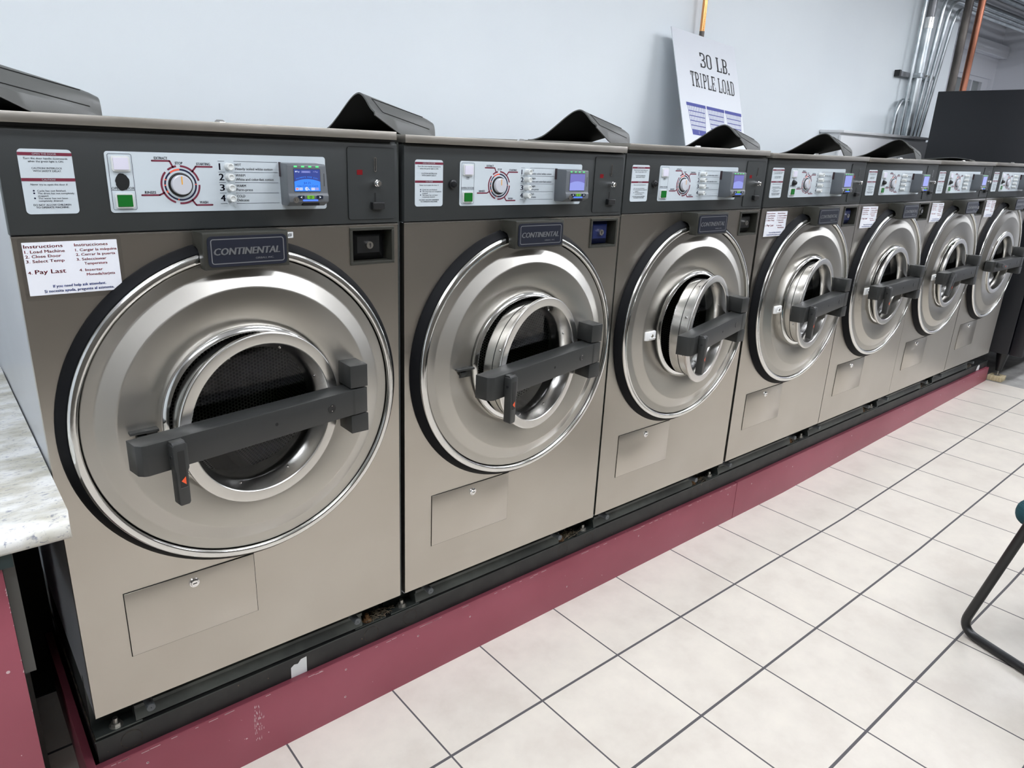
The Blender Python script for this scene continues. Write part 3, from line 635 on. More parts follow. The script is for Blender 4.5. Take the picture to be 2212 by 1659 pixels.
def m_bar():
    mb = MB(); z0, z1 = .5583, .6131
    pts = [(.0945, -.0400), (.0945, -.0735), (.1010, -.0820), (.1075, -.0850), (.5250, -.0850), (.5290, -.0868), (.5605, -.0868), (.5605, -.0400), (.5180, -.0400), (.5120, -.0370), (.1900, -.0370), (.1850, -.0400)]
    mb.prism(pts, z0, z1, 'z', M['char2'], .0010)
    mb.lathe(.4720, .5865, [(0, -.0862), (.0090, -.0862), (.0094, -.0856), (.0094, -.0848)], M['black'], 28)
    for dz in (-.0055, .0055): mb.disc(.4720, .5865+dz, .0010, -.0864, M['satin'], 8)
    mb.disc(.3470, .5860, .0034, -.0853, M['void'], 16); return sh(mb, 'door_bar', 30)
PVX, PVZ = .1535, .5930
def m_handle():
    mb = MB(); m = M['char2']
    pts = [(.1410, .5700), (.1410, .6065), (.1440, .6100), (.1625, .6100), (.1660, .6060), (.1660, .5640), (.1630, .5580), (.1625, .5010), (.1600, .4970), (.1450, .4970), (.1430, .5000), (.1428, .5600)]
    mb.prism(pts, -.1065, -.0862, 'y', m, .0016)
    mb.prism([(-.1065, .6060), (-.0990, .6122), (-.0862, .6122), (-.0862, .6060)], .1425, .1645, 'x', m, .0008)
    mb.rrect(.1478, .1590, .5310, .5975, .0006, -.1070, None, M['black'])
    mb.add([(.1572, -.1073, .5500), (.1572, -.1073, .5350), (.1492, -.1073, .5430)], [(0, 1, 2)], M['orangearrow']); mb.line([(.1470, .5300), (.1592, .5300)], .0006, -.1071, M['bumper'])
    mb.cyl((.1418, -.096, .5860), (.1402, -.096, .5860), .0040, .0036, M['black'], 16)
    return mb.mesh('door_handle', 30, (PVX, -.0862, PVZ))
def m_bumper():
    mb = MB(); mb.lathe(0, 0, [(.0012, .044), (.0012, .0365), (.0016, .0360), (.0080, .0360), (.0088, .0370), (.0088, .078)], M['bumper'], 24); return mb.mesh('rubber_bumper')
def m_anchor(m):
    mb = MB(); mb.add([(.0105*math.cos(a), .0105*math.sin(a), z) for z in (0, .009) for a in [math.pi/3*k+.2 for k in range(6)]], [(k, (k+1) % 6, 6+(k+1) % 6, 6+k) for k in range(6)]+[tuple(range(6, 12))], m); mb.cyl((0, 0, .009), (0, 0, .020), .0055, .0052, m, 14)
    mb.cyl((0, 0, -.001), (0, 0, .0015), .014, .014, m, 18); return mb.mesh('anchor_bolt')
def m_flap(flat):
    """arched dispenser cover, propped open: side profile along y at its raised left end and at its low right end"""
    PL = [(.352, 1.1240), (.338, 1.1245), (.318, 1.1295), (.298, 1.1385), (.272, 1.1570), (.248, 1.1760), (.226, 1.1930), (.208, 1.2040), (.192, 1.2085), (.176, 1.2050), (.160, 1.1950), (.146, 1.1830), (.134, 1.1745), (.120, 1.1680)]
    PR = [(.345, 1.1225), (.325, 1.1235), (.300, 1.1270), (.275, 1.1320), (.250, 1.1380), (.228, 1.1435), (.210, 1.1490), (.196, 1.1540), (.184, 1.1560), (.172, 1.1550), (.162, 1.1520), (.156, 1.1460), (.153, 1.1350), (.152, 1.1225)]
    PL = [(.19+(y-.19)*(1.36 if y > .19 else 1), z) for y, z in PL]
    PR = [(.345, 1.1230), (.330, 1.1265), (.305, 1.1325), (.280, 1.1385), (.255, 1.1440), (.232, 1.1495), (.212, 1.1545), (.198, 1.1580), (.184, 1.1600), (.172, 1.1595), (.162, 1.1560), (.156, 1.1490), (.153, 1.1370), (.152, 1.1225)]
    def smooth(P_, m=3):
        out = []
        for i in range(len(P_)-1):
            p0, p1, p2, p3 = P_[max(i-1, 0)], P_[i], P_[i+1], P_[min(i+2, len(P_)-1)]
            for k in range(m):
                t = k/m; out.append(tuple(.5*((2*p1[j])+(-p0[j]+p2[j])*t+(2*p0[j]-5*p1[j]+4*p2[j]-p3[j])*t*t+(-p0[j]+3*p1[j]-3*p2[j]+p3[j])*t**3) for j in (0, 1)))
        return out+[P_[-1]]
    PL, PR = smooth(PL), smooth(PR)
    n = len(PL); K = 14; bm = bmesh.new(); G = []
    for k in range(K+1):
        t = k/K; row = []
        for i in range(n):
            x = 0.0+.180*t; y = PL[i][0]*(1-t)+PR[i][0]*t; z = PL[i][1]*(1-t)+PR[i][1]*t
            if t > .85: z -= .004*((t-.85)/.15)**2*(1 if 2 < i < n-1 else 0)
            if flat: z = 1.1235+(z-1.1225)*.17
            row.append(bm.verts.new((x, y, z)))
        G.append(row)
    for k in range(K):
        for i in range(n-1): bm.faces.new((G[k][i], G[k+1][i], G[k+1][i+1], G[k][i+1]))
    # front skirt: from the notch down to the lid, running along the low front edge
    front = [G[k][n-1] for k in range(K+1)]; low = []
    for k, v in enumerate(front):
        t = k/K; drop = .016*(1-t)
        low.append(bm.verts.new((v.co.x, v.co.y-.002, max(1.1222, 1.1600-.0375*(v.co.x/.073)) if not flat else v.co.z-.001)))
    for k in range(K): bm.faces.new((front[k], front[k+1], low[k+1], low[k]))
    bmesh.ops.recalc_face_normals(bm, faces=bm.faces[:])
    up = sum(f.normal.z for f in bm.faces)
    if up < 0: bmesh.ops.reverse_faces(bm, faces=bm.faces[:])
    for f in bm.faces: f.normal_update()
    for v in bm.verts: v.normal_update()
    th = .0035; outer = list(bm.verts); copy = {v: bm.verts.new(v.co-v.normal*th) for v in outer}; of = list(bm.faces); inner = []
    be = [e for e in bm.edges if len(e.link_faces) == 1]
    for f in of: inner.append(bm.faces.new([copy[v] for v in f.verts][::-1]))
    for e in be:
        a, b = e.verts
        try: bm.faces.new((a, b, copy[b], copy[a]))
        except ValueError: pass
    bmesh.ops.recalc_face_normals(bm, faces=bm.faces[:])
    ii = {f: 1 for f in inner}; bm.verts.index_update(); bm.faces.index_update()
    mb = MB(); vs = [v.co[:] for v in bm.verts]
    mb.add(vs, [[v.index for v in f.verts] for f in bm.faces if f not in ii], M['flap']); mb.add(vs, [[v.index for v in f.verts] for f in bm.faces if f in ii], M['flapin']); bm.free()
    if not flat:
        # raised panel outline on the outer face
        def P(s_, t, up=.0008):
            i = min(int(s_), n-2); fr_ = s_-i; y = PL[i][0]*(1-t)+PR[i][0]*t; z = PL[i][1]*(1-t)+PR[i][1]*t; y2 = PL[i+1][0]*(1-t)+PR[i+1][0]*t; z2 = PL[i+1][1]*(1-t)+PR[i+1][1]*t
            return Vector((.180*t, y+(y2-y)*fr_, z+(z2-z)*fr_+up))
        for pts in ([P(28.8, .10+.75*k/12) for k in range(13)], [P(36.6, .16+.74*k/12) for k in range(13)], [P(28.8+7.8*k/6, .10+.06*k/6) for k in range(7)]): mb.tube(pts, .0009, M['flapin'], 6)
    return mb.mesh('dispenser_cover', 40)

# machine positions: lower left corner of each front panel (metres), slight lean
POS = [(-.0090, .3478, -.0045), (.6971, .3450, -.0066), (1.3990, .3436, -.0021), (2.1066, .3441, .0012), (2.8036, .3440, .0020), (3.4977, .3452, .0030), (4.1950, .3482, -.0005)]
POS = [list(p) for p in POS]
DOOR = [.1716, .2188, .2599, .1530, .0492, .0437, 0.]
HAND = [0, 0, 0, 0, -.05, .42, -1.42]        # swing of the pull handle about its pivot
LIDZ = [.0005, -.004, .002, -.006, -.007, -.007, -.006]
LAB = ['stainless washer nearest the granite counter, tag #20, black hole punched in its control panel',
       'stainless washer tagged #21 with blue coin vault and dark grey door latch',
       'stainless washer tagged #22, third from the counter, door swung widest, black coin vault',
       'stainless washer in the middle of the row, fourth from the granite counter, blue coin vault',
       'stainless washer fifth from the granite counter, door barely ajar, handle hanging straight down',
       'stainless washer with door handle hanging at a slant, second from the black cabinet',
       'stainless washer beside the black cabinet at the far end, door shut, handle turned sideways']
def washer(i):
    x, z, ti = POS[i]
    t = empty('washing_machine', (x, 0, z-PZ), (0, -ti, 0)); tag(t, LAB[i], 'washing machine', 'front-load washers in one row on the maroon plinth')
    o = (0, 0, PZ)
    def part(name, key, fn, parent=t, loc=o, rot=(0, 0, 0), label=None):
        p = obj(name, cached(key, fn), parent, loc if parent is t else (0, 0, 0) if loc == o else loc, rot)
        if label: p['label'] = label
        return p
    part('cabinet', 'cab', m_cab); part('front_panel', 'front', m_front); part('base_frame', 'frame', m_frame); part('control_console', 'console', m_console)
    lz = (0, 0, PZ+LIDZ[i]); part('top_lid', 'lid', m_lid, loc=lz); part('gap_strip', 'gap', m_lidgap, loc=(0, 0, PZ-.010+min(0, LIDZ[i]))); part('lid_bolt', 'lbolt', m_lidbolt, loc=(0, 0, PZ+LIDZ[i]+1.122))
    part('instruction_label', 'dlab', m_doorlabel)
    cp = part('control_panel', 'panel%d' % (i == 0), lambda: m_panel(i == 0), label='control panel with a torn black hole' if i == 0 else None)
    part('indicator_light', 'lensw', lambda: m_lens(1.0376, 1.0619, M['lilac'], False), cp, label='milky white light'); part('indicator_light', 'lensg', lambda: m_lens(.9784, 1.0026, M['green'], True), cp, label='green light')
    part('cycle_dial', 'dial', m_dial, cp)
    for zz in (1.0483, 1.0304, 1.0120, .9933): part('selector_button', 'sel', m_selbtn, cp, loc=(.3402, 0, zz))
    if i > 0: part('bumper_knob', 'knob', m_knob, loc=((.1237 if i < 3 else .1680), 0, PZ+(1.0185 if i < 3 else 1.0200)))
    rd = part('card_reader', 'reader', m_reader); part('screen', 'scr%d' % min(i, 3), lambda: m_screen(0 if i == 0 else 1 if i < 3 else 2), rd)
    for k in 'lor': part('reader_button', 'rb'+k, lambda: m_rbtn(k), rd, label='lime green button' if k == 'o' else None)
    part('light_bar', 'rbar', m_rbar, rd); part('lock', 'rlock', m_rlock, rd)
    pl = part('coin_plate', 'cplate', m_coinplate); part('coin_slot', 'cslot', m_coinslot, pl); part('return_button', 'cbtn', m_coinbtn, pl); part('coin_cup', 'ccup', m_coincup, pl)
    blue = i in (1, 3, 5)
    v = part('coin_vault', 'vault%d' % blue, lambda: m_vault(M['bluevault'] if blue else M['black']), label='blue coin vault' if blue else 'black coin vault'); part('lock', 'vlock', m_vlock, v)
    if i < 3: part('number_tag', 'tag%d' % i, lambda: m_tag('#2%d' % i))
    part('tub_seal', 'seal', m_seal); part('trim_ring', 'trim', m_trim); part('tub_front', 'disc', m_disc); part('opening_rim', 'lip', m_lip)
    dr = part('drum', 'drum', m_drum); part('drum_lifter', 'lifter', m_lifter, dr)
    part('brand_badge', 'badge', m_badge); a = part('access_panel', 'access', m_access); part('lock', 'alock', m_alock, a)
    part('hinge_block', 'hinge1', lambda: m_hinge(.6160, .6640)); part('hinge_block', 'hinge0', lambda: m_hinge(.5160, .5560))
    part('door_latch', 'latch%d' % (i > 1), lambda: m_latch(i > 1), label='white latch' if i > 1 else 'dark grey latch')
    d = part('door', 'door', m_doorring, loc=(HX, HY, PZ), rot=(0, 0, DOOR[i])); part('door_glass', 'dglass', m_glass, d); part('door_bar', 'dbar', m_bar, d)
    part('door_handle', 'handle', m_handle, d, loc=(PVX-HX, -.0862-HY, PVZ), rot=(0, HAND[i], 0))
    for bx in (.104, .589): part('rubber_bumper', 'bump', m_bumper, loc=(bx, 0, PZ-.057))
    for bx, k in ((.042, 'bolt'), (.642, 'rust')): part('anchor_bolt', 'anc'+k, lambda: m_anchor(M[k]), loc=(bx, .088, .003))
    part('dispenser_cover', 'flap%d' % (i == 6), lambda: m_flap(i == 6), loc=(0, 0, PZ+LIDZ[i]), label='dispenser cover lying flat' if i == 6 else None)
    return t
for i in range(7): washer(i)

# ------------------------------------------------------------------ laminated instruction cards taped below the consoles
def m_card():
    mb = MB(); mb.rrect(.0070, .1528, .8350, .9343, .004, -.0034, -.0026, M['laminate'])
    mb.add([(.0125, -.0028, .8432), (.1466, -.0028, .8432), (.1466, -.0028, .9280), (.0125, -.0028, .9280)], [(0, 1, 2, 3)], M['paper'])
    y = -.0031; r, b = M['redink'], M['blueink']
    for t, x0, x1, z, h in (('Instructions', .0145, .0675, .9190, .0052), ('Instrucciones', .0840, .1325, .9190, .0048), ('1. Load Machine', .0148, .0695, .9110, .0045), ('2. Close Door', .0148, .0635, .9035, .0045), ('3. Select Temp', .0148, .0672, .8958, .0045),
                            ('4.', .0148, .0205, .8780, .0045), ('Pay Last', .0245, .0670, .8778, .0066), ('1. Cargar la m\u00e1quina', .0845, .1450, .9110, .0042), ('2. Cerrar la puerta', .0845, .1420, .9035, .0042), ('3. Seleccionar', .0845, .1280, .8958, .0042), ('Temperatura', .0950, .1285, .8885, .0042), ('4. Insertar', .0860, .1205, .8780, .0042), ('Moneda/tarjeta', .0960, .1380, .8705, .0042)):
        mb.text(t, x0, x1, z, h, y, r, .012)
    mb.text('If you need help ask attendant.', .0460, .1225, .8545, .0044, y, b, .02); mb.text('Si necesita ayuda, pregunte al asistente.', .0330, .1340, .8470, .0044, y, b, .02)
    return mb.mesh('instruction_card')
for i, dx, dz, rot, lab in ((0, 0, 0, 0, 'laminated bilingual instruction card on the washer nearest the counter'), (3, .002, -.0015, .012, 'laminated instruction card on the middle washer, just right of the third washer'), (4, .008, 0, .01, 'laminated instruction card on the fifth washer from the counter'),
                            (5, -.002, 0, .012, 'laminated instruction card on the second washer from the black cabinet'), (6, -.014, -.001, .015, 'laminated instruction card on the washer beside the black cabinet')):
    x, z, ti = POS[i]
    tag(obj('instruction_card', cached('card', m_card), None, (x+dx, 0, z+dz), (0, rot-ti, 0)), lab, 'instruction card', 'laminated instruction cards on the washers')

# ------------------------------------------------------------------ plinth under the row
def plinth():
    t = empty('plinth', (0, .0526, 0)); tag(t, 'long black plinth faced with maroon boards, carrying the row of washers', 'plinth')
    def sag(fn, xs, name, mats, **k):
        mb = MB(); fn(mb, xs); o = obj(name, mb, t, (0, -.0526, 0)); return o
    def body(mb, _):
        xs = [-.010+i*(5.185/14) for i in range(15)]; y0, y1 = .0700, .95; n = len(xs)
        vs = []
        for x in xs: zt = .2337; vs += [(x, y0, fz(x, y0)-.02), (x, y0, zt), (x, y1, zt), (x, y1, fz(x, y1)-.02)]
        mb.add(vs, [(4*i+j, 4*i+4+j, 4*i+5+j, 4*i+1+j) for i in range(n-1) for j in range(3)]+[(0, 1, 2, 3), (4*n-4, 4*n-3, 4*n-2, 4*n-1)], M['plinth'])
        for k in range(7):
            for dx in (.055, .635):
                x = .7*k+dx; mb.arc(x, .2055, .021, .0012, 0, 360, .0694, M['grime'])
        mb.box(-.012, 5.175, .0690, .0705, .2322, .2347, M['frame'])
    sag(body, None, 'base', None)
    def boards(xa, xb, zt0, zt1):
        mb = MB(); xs = [xa+(xb-xa)*i/8 for i in range(9)]; vs = []
        for i, x in enumerate(xs):
            zt = zt0+(zt1-zt0)*i/8
            for y, dz in ((.0526, -.003), (.0542, 0), (.0690, 0)): vs.append((x, y, zt+dz))
            vs += [(x, .0690, fz(x, .069)-.01), (x, .0526, fz(x, .0526)-.01)]
        n = 5; mb.add(vs, [(n*i+j, n*i+(j+1) % n, n*i+n+(j+1) % n, n*i+n+j) for i in range(8) for j in range(n)]+[tuple(range(n)), tuple(range(8*n, 9*n))], M['maroon'])
        return mb
    b1 = boards(-.018, 2.306, .1785, .1755)
    # scuffed top edge, nail heads, the worn smear
    rnd = random.Random(5)
    for k in range(60):
        x = rnd.uniform(.0, 2.28); z = .1785-.003*x/2.3-.0045-abs(rnd.gauss(0, .0015)); l = rnd.uniform(.004, .022); b1.add([(x, .0524, z), (x+l, .0524, z), (x+l, .0524, z+.0016), (x, .0524, z+.0016)], [(0, 1, 2, 3)], M['chip'])
    for x, z in ((.075, .140), (.55, .145), (.545, .06), (.77, .146), (.95, .13), (1.35, .07), (1.7, .14), (2.1, .06), (2.25, .14)):
        b1.disc(x, z, .0030, .0523, M['chip'], 10); b1.disc(x+.0004, z+.0003, .0013, .0522, M['void'], 8)
    for k in range(46):
        x = .316+rnd.gauss(0, .006); z = .105+rnd.uniform(-.05, .05); b1.add([(x, .0523, z), (x+.0012, .0523, z), (x+.0012, .0523, z+rnd.uniform(.004, .014)), (x, .0523, z+.004)], [(0, 1, 2, 3)], M['chip'])
    obj('board', b1, t, (0, -.0526, 0))
    b2 = boards(2.309, 5.172, .1760, .1935)
    for x, z in ((2.42, .14), (2.75, .13), (3.3, .15), (3.9, .16), (4.4, .15), (4.75, .17), (5.0, .16)): b2.disc(x, z, .0030, .0523, M['chip'], 10)
    obj('board', b2, t, (0, -.0526, 0))
    mb = MB(); mb.box(-.034, -.018, .0540, .95, -.02, .185, M['maroon'], .001); obj('end_board', mb, t, (0, -.0526, 0))
    g = MB(); rnd = random.Random(9)
    g.box(-.012, -.0095, .0705, .90, .2300, .2360, M['grime'])
    obj('grime', g, t, (0, -.0526, 0))
plinth()
def lint():
    rnd = random.Random(12)
    for k in range(7):
        mb = MB(); x0 = .7*k+.672
        for j in range(70 if k < 4 else 30):
            a = rnd.uniform(0, 6.28); c = Vector((x0+rnd.gauss(0, .020), .088+rnd.gauss(0, .008), .238+abs(rnd.gauss(0, .006)))); d = Vector((math.cos(a), math.sin(a)*.5, rnd.uniform(-.3, .5)))*rnd.uniform(.006, .016)
            mb.tube([c-d, c+Vector((0, 0, rnd.uniform(0, .004))), c+d], rnd.uniform(.0004, .0011), M['lint'], 4)
        o = obj('lint', mb); tag(o, 'tangle of dusty grey lint on the plinth between two neighbouring washers', 'lint', 'lint tufts between the washers', 'stuff')
lint()
# white torn sticker on the channel (its printed code is left out)
def stickers():
    mb = MB(); y = .0682; pts = [(.4330, .1800), (.4700, .1785), (.4705, .2180), (.4560, .2185), (.4530, .2110), (.4460, .2120), (.4440, .2050), (.4340, .2040)]
    pts = [(.4120, .178), (.4530, .178), (.4540, .2230), (.4390, .2215), (.4310, .2120), (.4215, .2140), (.4130, .2080)]
    mb.prism(pts, y+.0010, y+.0014, 'y', M['tagw']); tag(obj('torn_sticker', mb), 'torn white sticker on the black channel below the first washer', 'sticker')
    mb = MB(); mb.prism([(4.985, .195), (5.035, .193), (5.037, .222), (5.020, .230), (4.995, .222)], y+.0010, y+.0014, 'y', M['tagw']); tag(obj('torn_sticker', mb), 'small white peeling sticker at the far end of the black channel', 'sticker')
stickers()

# ------------------------------------------------------------------ counter at the left
def counter():
    t = empty('counter', (-.45, 0, 0)); tag(t, 'folding counter with speckled white laminate top and maroon front, left of the washers', 'counter')
    zt = .880; th = .038
    edge = [(-.012, -.238), (-.0085, -.20), (-.0085, -.13), (-.0085, -.06), (-.0085, .03), (-.0090, .28), (-.010, .42), (-.0095, .735)]
    mb = MB(); front = [(-.232, -.0), (-.240, -.008), (-.2415, -.018), (-.238, -.032), (-.228, -.038)]
    # top as a slab; bullnosed front edge with a fine ridge
    prof = [(.735, zt), (-.155, zt), (-.1620, zt+.0012), (-.1700, zt), (-.1800, zt-.0035), (-.1885, zt-.0100), (-.1915, zt-.0190), (-.1885, zt-.0290), (-.1810, zt-.0360), (-.1740, zt-.038), (.735, zt-.038)]
    vs = []; xs = [-.95]+[None]
    for (y, z) in prof: vs.append((-.95, y, z))
    for (y, z) in prof:
        e = -.0085 if y > -.16 else -.0085-.004*((-.16-y)/.03)
        vs.append((e, y, z))
    n = len(prof); mb.add(vs, [(j, (j+1) % n, n+(j+1) % n, n+j) for j in range(n)]+[tuple(range(n))[::-1], tuple(range(n, 2*n))], M['granite'])
    obj('countertop', mb.mesh('countertop', 50), t, (.45, 0, 0))
    obj('front_board', MB().box(-.95, -.105, -.158, -.140, -.02, .815, M['maroon'], .0008), t, (.45, 0, 0))
    obj('top_rail', MB().box(-.95, -.09, -.168, -.12, .815, .842, M['darkteal']), t, (.45, 0, 0))
    mb = MB(); mb.box(-.104, -.088, -.135, .60, .60, .842, M['sideboard']); mb.box(-.104, -.088, .30, .60, -.02, .60, M['sideboard']); obj('side_board', mb, t, (.45, 0, 0))
    obj('gap_shade_sheet', MB().box(-.95, -.012, .60, .612, .0, .842, M['void']), t, (.45, 0, 0))  # black sheet standing in for the deep shade in the gap beside the counter
    mb = MB()
    for x, z in ((-.14, .62), (-.125, .63), (-.125, .43), (-.17, .45)): mb.disc(x, z, .0028, -.1586, M['chip'], 12)
    rnd = random.Random(4)
    for k in range(14):
        z = rnd.uniform(.3, .81); w = rnd.uniform(.0008, .0022); h = rnd.uniform(.002, .006); mb.add([(-.105-w, -.1584, z), (-.105, -.1584, z), (-.105, -.1584, z+h)], [(0, 1, 2)], M['chip'])
    obj('paint_chips', mb, t, (.45, 0, 0))
counter()

# ------------------------------------------------------------------ sign board leaning at the wall
TL, TR, BL = Vector((2.855, 1.08, 2.018)), Vector((3.381, 1.08, 1.983)), Vector((2.83, .90, 1.482))
def sign():
    a, b = TR-TL, BL-TL; t = empty('sign', BL); w, h = a.length, b.length; nrm = a.cross(-b).normalized()
    tag(t, 'white 30 LB. TRIPLE LOAD sign board leaning against the wall behind the washers', 'sign')
    def P(u, v, d=0.): return TL+a*u+b*v+nrm*d-BL          # nrm points to the room
    if nrm.y > 0: nrm.negate()
    mb = MB(); c = [(0, 0), (1, 0), (1, 1.028), (0, 1.028)]
    vs = [P(u, v, 0) for u, v in c]+[P(u, v, -.004) for u, v in c]
    mb.add(vs, [(3, 2, 1, 0), (4, 5, 6, 7)]+[(j, (j+1) % 4, 4+(j+1) % 4, 4+j) for j in range(4)], M['board']); obj('board', mb.mesh('board', 0), t)
    def face(mb, pts, m, d=.0006): mb.add([P(u, v, d) for u, v in pts], [tuple(range(len(pts)))[::-1]], m)
    ink = MB(); mi = M['signink']
    def letter(ch, u0, v0, wu, hv):
        """condensed slab-serif capitals and numerals drawn from strokes on a unit cell (0..1, 0..1 from the top left)"""
        st, se = .26, .09
        R = lambda x0, y0, x1, y1: [(x0, y0), (x1, y0), (x1, y1), (x0, y1)]
        Q = []
        def bowl(x0, y0, x1, y1, left=True, t=.24):
            seg = 8; rx = (x1-x0)/2; cy0 = y0+min(.22, (y1-y0)/2); cy1 = y1-min(.22, (y1-y0)/2); cx = (x0+x1)/2; O = []; I = []
            for k in range(seg+1): a_ = math.pi/2*k/seg; O.append((cx+rx*math.sin(a_), cy0-(cy0-y0)*math.cos(a_))); I.append((cx+(rx-t)*math.sin(a_), cy0-(cy0-y0-se)*math.cos(a_)))
            for k in range(seg+1): a_ = math.pi/2*k/seg; O.append((cx+rx*math.cos(a_), cy1+(y1-cy1)*math.sin(a_))); I.append((cx+(rx-t)*math.cos(a_), cy1+(y1-cy1-se)*math.sin(a_)))
            for k in range(len(O)-1): Q.append([O[k], O[k+1], I[k+1], I[k]])
            if left:
                for k in range(len(O)-1): Q.append([(2*cx-O[k][0], O[k][1]), (2*cx-O[k+1][0], O[k+1][1]), (2*cx-I[k+1][0], I[k+1][1]), (2*cx-I[k][0], I[k][1])])
        if ch in '0O': bowl(0, 0, 1, 1)
        if ch == '3': bowl(0, 0, .95, .52, False); bowl(0, .46, 1, 1, False); Q += [R(.0, 0, .5, se), R(.3, .46, .5, .54), R(0, 1-se, .5, 1), R(0, 0, .26, .26), R(0, .74, .26, 1)]
        if ch in 'LBTRIPED':
            x = .37 if ch in 'TI' else .10; Q.append(R(x, 0, x+st, 1))
            Q += [R(x-.12, 1-se, x+st+.12, 1)] + ([] if ch == 'T' else [R(x-.12, 0, x+st+.12, se)])
        if ch == 'L': Q += [R(.1, 1-se, 1, 1), R(.84, .66, 1, 1)]
        if ch == 'T': Q += [R(0, 0, 1, se), R(0, 0, .13, .28), R(.87, 0, 1, .28)]
        if ch == 'E': Q += [R(0, 0, .96, se), R(0, 1-se, .98, 1), R(.84, 0, .97, .26), R(.86, .72, 1, 1), R(.3, .46, .7, .54), R(.62, .37, .72, .63)]
        if ch in 'PRBD':
            hb = 1 if ch == 'D' else .54; Q += [R(.1, 0, .5, se), R(.1, hb-se, .5, hb)]; bowl(0, 0, 1, hb, False)
        if ch == 'B': Q += [R(.1, 1-se, .5, 1)]; bowl(0, .46, 1, 1, False)
        if ch == 'R': Q += [[(.42, .50), (.68, .50), (.98, 1), (.72, 1)], R(.66, 1-se, 1.06, 1)]
        if ch == 'A': Q += [[(.36, 0), (.62, 0), (.92, 1), (.64, 1)], [(.36, 0), (.46, 0), (.20, 1), (.08, 1)], R(.24, .62, .72, .70), R(0, 1-se, .30, 1), R(.56, 1-se, 1.02, 1)]
        if ch == '.': Q += [R(0, .86, .55, 1)]
        for q in Q: face(ink, [(u0+x*wu, v0+y*hv) for x, y in q], mi)
    u = .385
    for ch, wu in (('3', .085), ('0', .085), (' ', .05), ('L', .085), ('B', .080), ('.', .04)):
        if ch != ' ': letter(ch, u, .152, wu, .130)
        u += wu+.014
    u = .203
    for ch in 'TRIPLE LOAD':
        wu = .058 if ch != 'I' else .042
        if ch == ' ': u += .038; continue
        letter(ch, u, .338, wu, .130); u += wu+.0115
    obj('lettering', ink.mesh('lettering', 0), t)
    bk = MB(); mb_ = M['signblue']
    for n_, (x0, x1) in enumerate(((.085, .385), (.400, .690), (.700, .985))):
        v0, v1 = .628, .895; ins = .045
        def X(s_, v): k = (v-v0)/(v1-v0); return (x0+ins*.35+ins*.7*k)+((x1-x0)-ins*.7-ins*1.4*k)*s_
        face(bk, [(x0, v0-.008), (x1, v0-.008), (x1, v0+.020), (x0, v0+.020)], mb_)
        face(bk, [(X(0, .848), .848), (X(1, .848), .848), (X(1, v1), v1), (X(0, v1), v1)], mb_)
        for k in range(11): s0, s1 = k/10-.012, k/10+.012; face(bk, [(X(s0, v0), v0), (X(s1, v0), v0), (X(s1, .85), .85), (X(s0, .85), .85)], mb_, .0005)
        for v in (.690, .732, .774, .814): face(bk, [(X(0, v), v-.0035), (X(1, v), v-.0035), (X(1, v), v+.0035), (X(0, v), v+.0035)], mb_)
        tv, tf, ta, tb = text_geo(str(n_+1)); k = .026/CAPH; bk.add([P((x0+x1)/2-.008+vx*k*.75, .885-vy*k*1.0, .0010) for vx, vy in tv], tf, M['board'])
    obj('basket_print', bk.mesh('basket_print', 0), t)
sign()

# ------------------------------------------------------------------ pipes, conduits, cabinets at the far end
def fillet(p0, p1, p2, r, n=8):
    p0, p1, p2 = Vector(p0), Vector(p1), Vector(p2); a = (p0-p1).normalized(); b = (p2-p1).normalized(); A, B = p1+a*r, p1+b*r; return [p0]+[((1-k/n)**2*A+2*(1-k/n)*(k/n)*p1+(k/n)**2*B) for k in range(n+1)]+[p2]
mb = MB(); mb.tube([(3.128, 1.105, 2.86), (3.128, 1.105, 1.60)], .0125, M['copperb'], 20); mb.cyl((3.128, 1.105, 2.03), (3.128, 1.105, 1.96), .0128, .0128, M['iron'], 20)
tag(obj('copper_pipe', mb), 'thin bright copper pipe coming down behind the white sign board', 'pipe')
mb = MB(); mb.tube([(6.03, .90, 2.86), (6.03, .90, .10)], .0235, M['copper'], 24); tag(obj('copper_pipe', mb), 'thick reddish copper pipe behind the black cabinet', 'pipe')
mb = MB(); mb.tube([(5.94, .95, 2.86), (5.94, .95, .10)], .0275, M['iron'], 24); tag(obj('iron_pipe', mb), 'dark iron pipe left of the thick copper pipe, behind the black cabinet', 'pipe')
CON = [(5.555, .0120, 'thin', None), (5.672, .0300, 'thick', None), (5.768, .0140, 'bent', 2.585), (5.828, .0130, 'bent', 2.545), (5.890, .0120, 'bent', 2.505)]
LC = ['thin steel conduit on the white wall, leftmost of the straight ones', 'thickest steel conduit on the white wall, dull grey above its coupling', 'steel conduit just right of the thickest one, bending along the ceiling', 'steel conduit second from the right of the bundle', 'rightmost steel conduit of the bundle on the white wall']
for k, (x, r, kind, zb) in enumerate(CON):
    mb = MB(); y = 1.085
    if zb is None: mb.tube([(x, y, 1.62), (x, y, 2.40 if r > .02 else 2.86)], r, M['zinc'], 18)
    else: mb.tube(fillet((x, y, 1.62), (x, y-.02*k, zb), (8.7, y-.02*k-.04, zb), .13), r, M['zinc'], 14)
    if r > .02: mb.tube([(x, y, 2.40), (x, y, 2.86)], r*.95, M['zincd'], 18); mb.cyl((x, y, 2.345), (x, y, 2.415), r*1.12, r*1.12, M['polish'], 20)
    tag(obj('steel_conduit', mb), LC[k], 'conduit', 'galvanised conduits at the far end of the wall')
mb = MB(); mb.tube(fillet((5.468, 1.10, 1.62), (5.47, 1.10, 1.86), (5.70, 1.12, 1.87), .10), .014, M['zinc'], 12); tag(obj('flexible_conduit', mb), 'short curved conduit looping out of the white box, left of the straight bundle', 'conduit')
mb = MB()
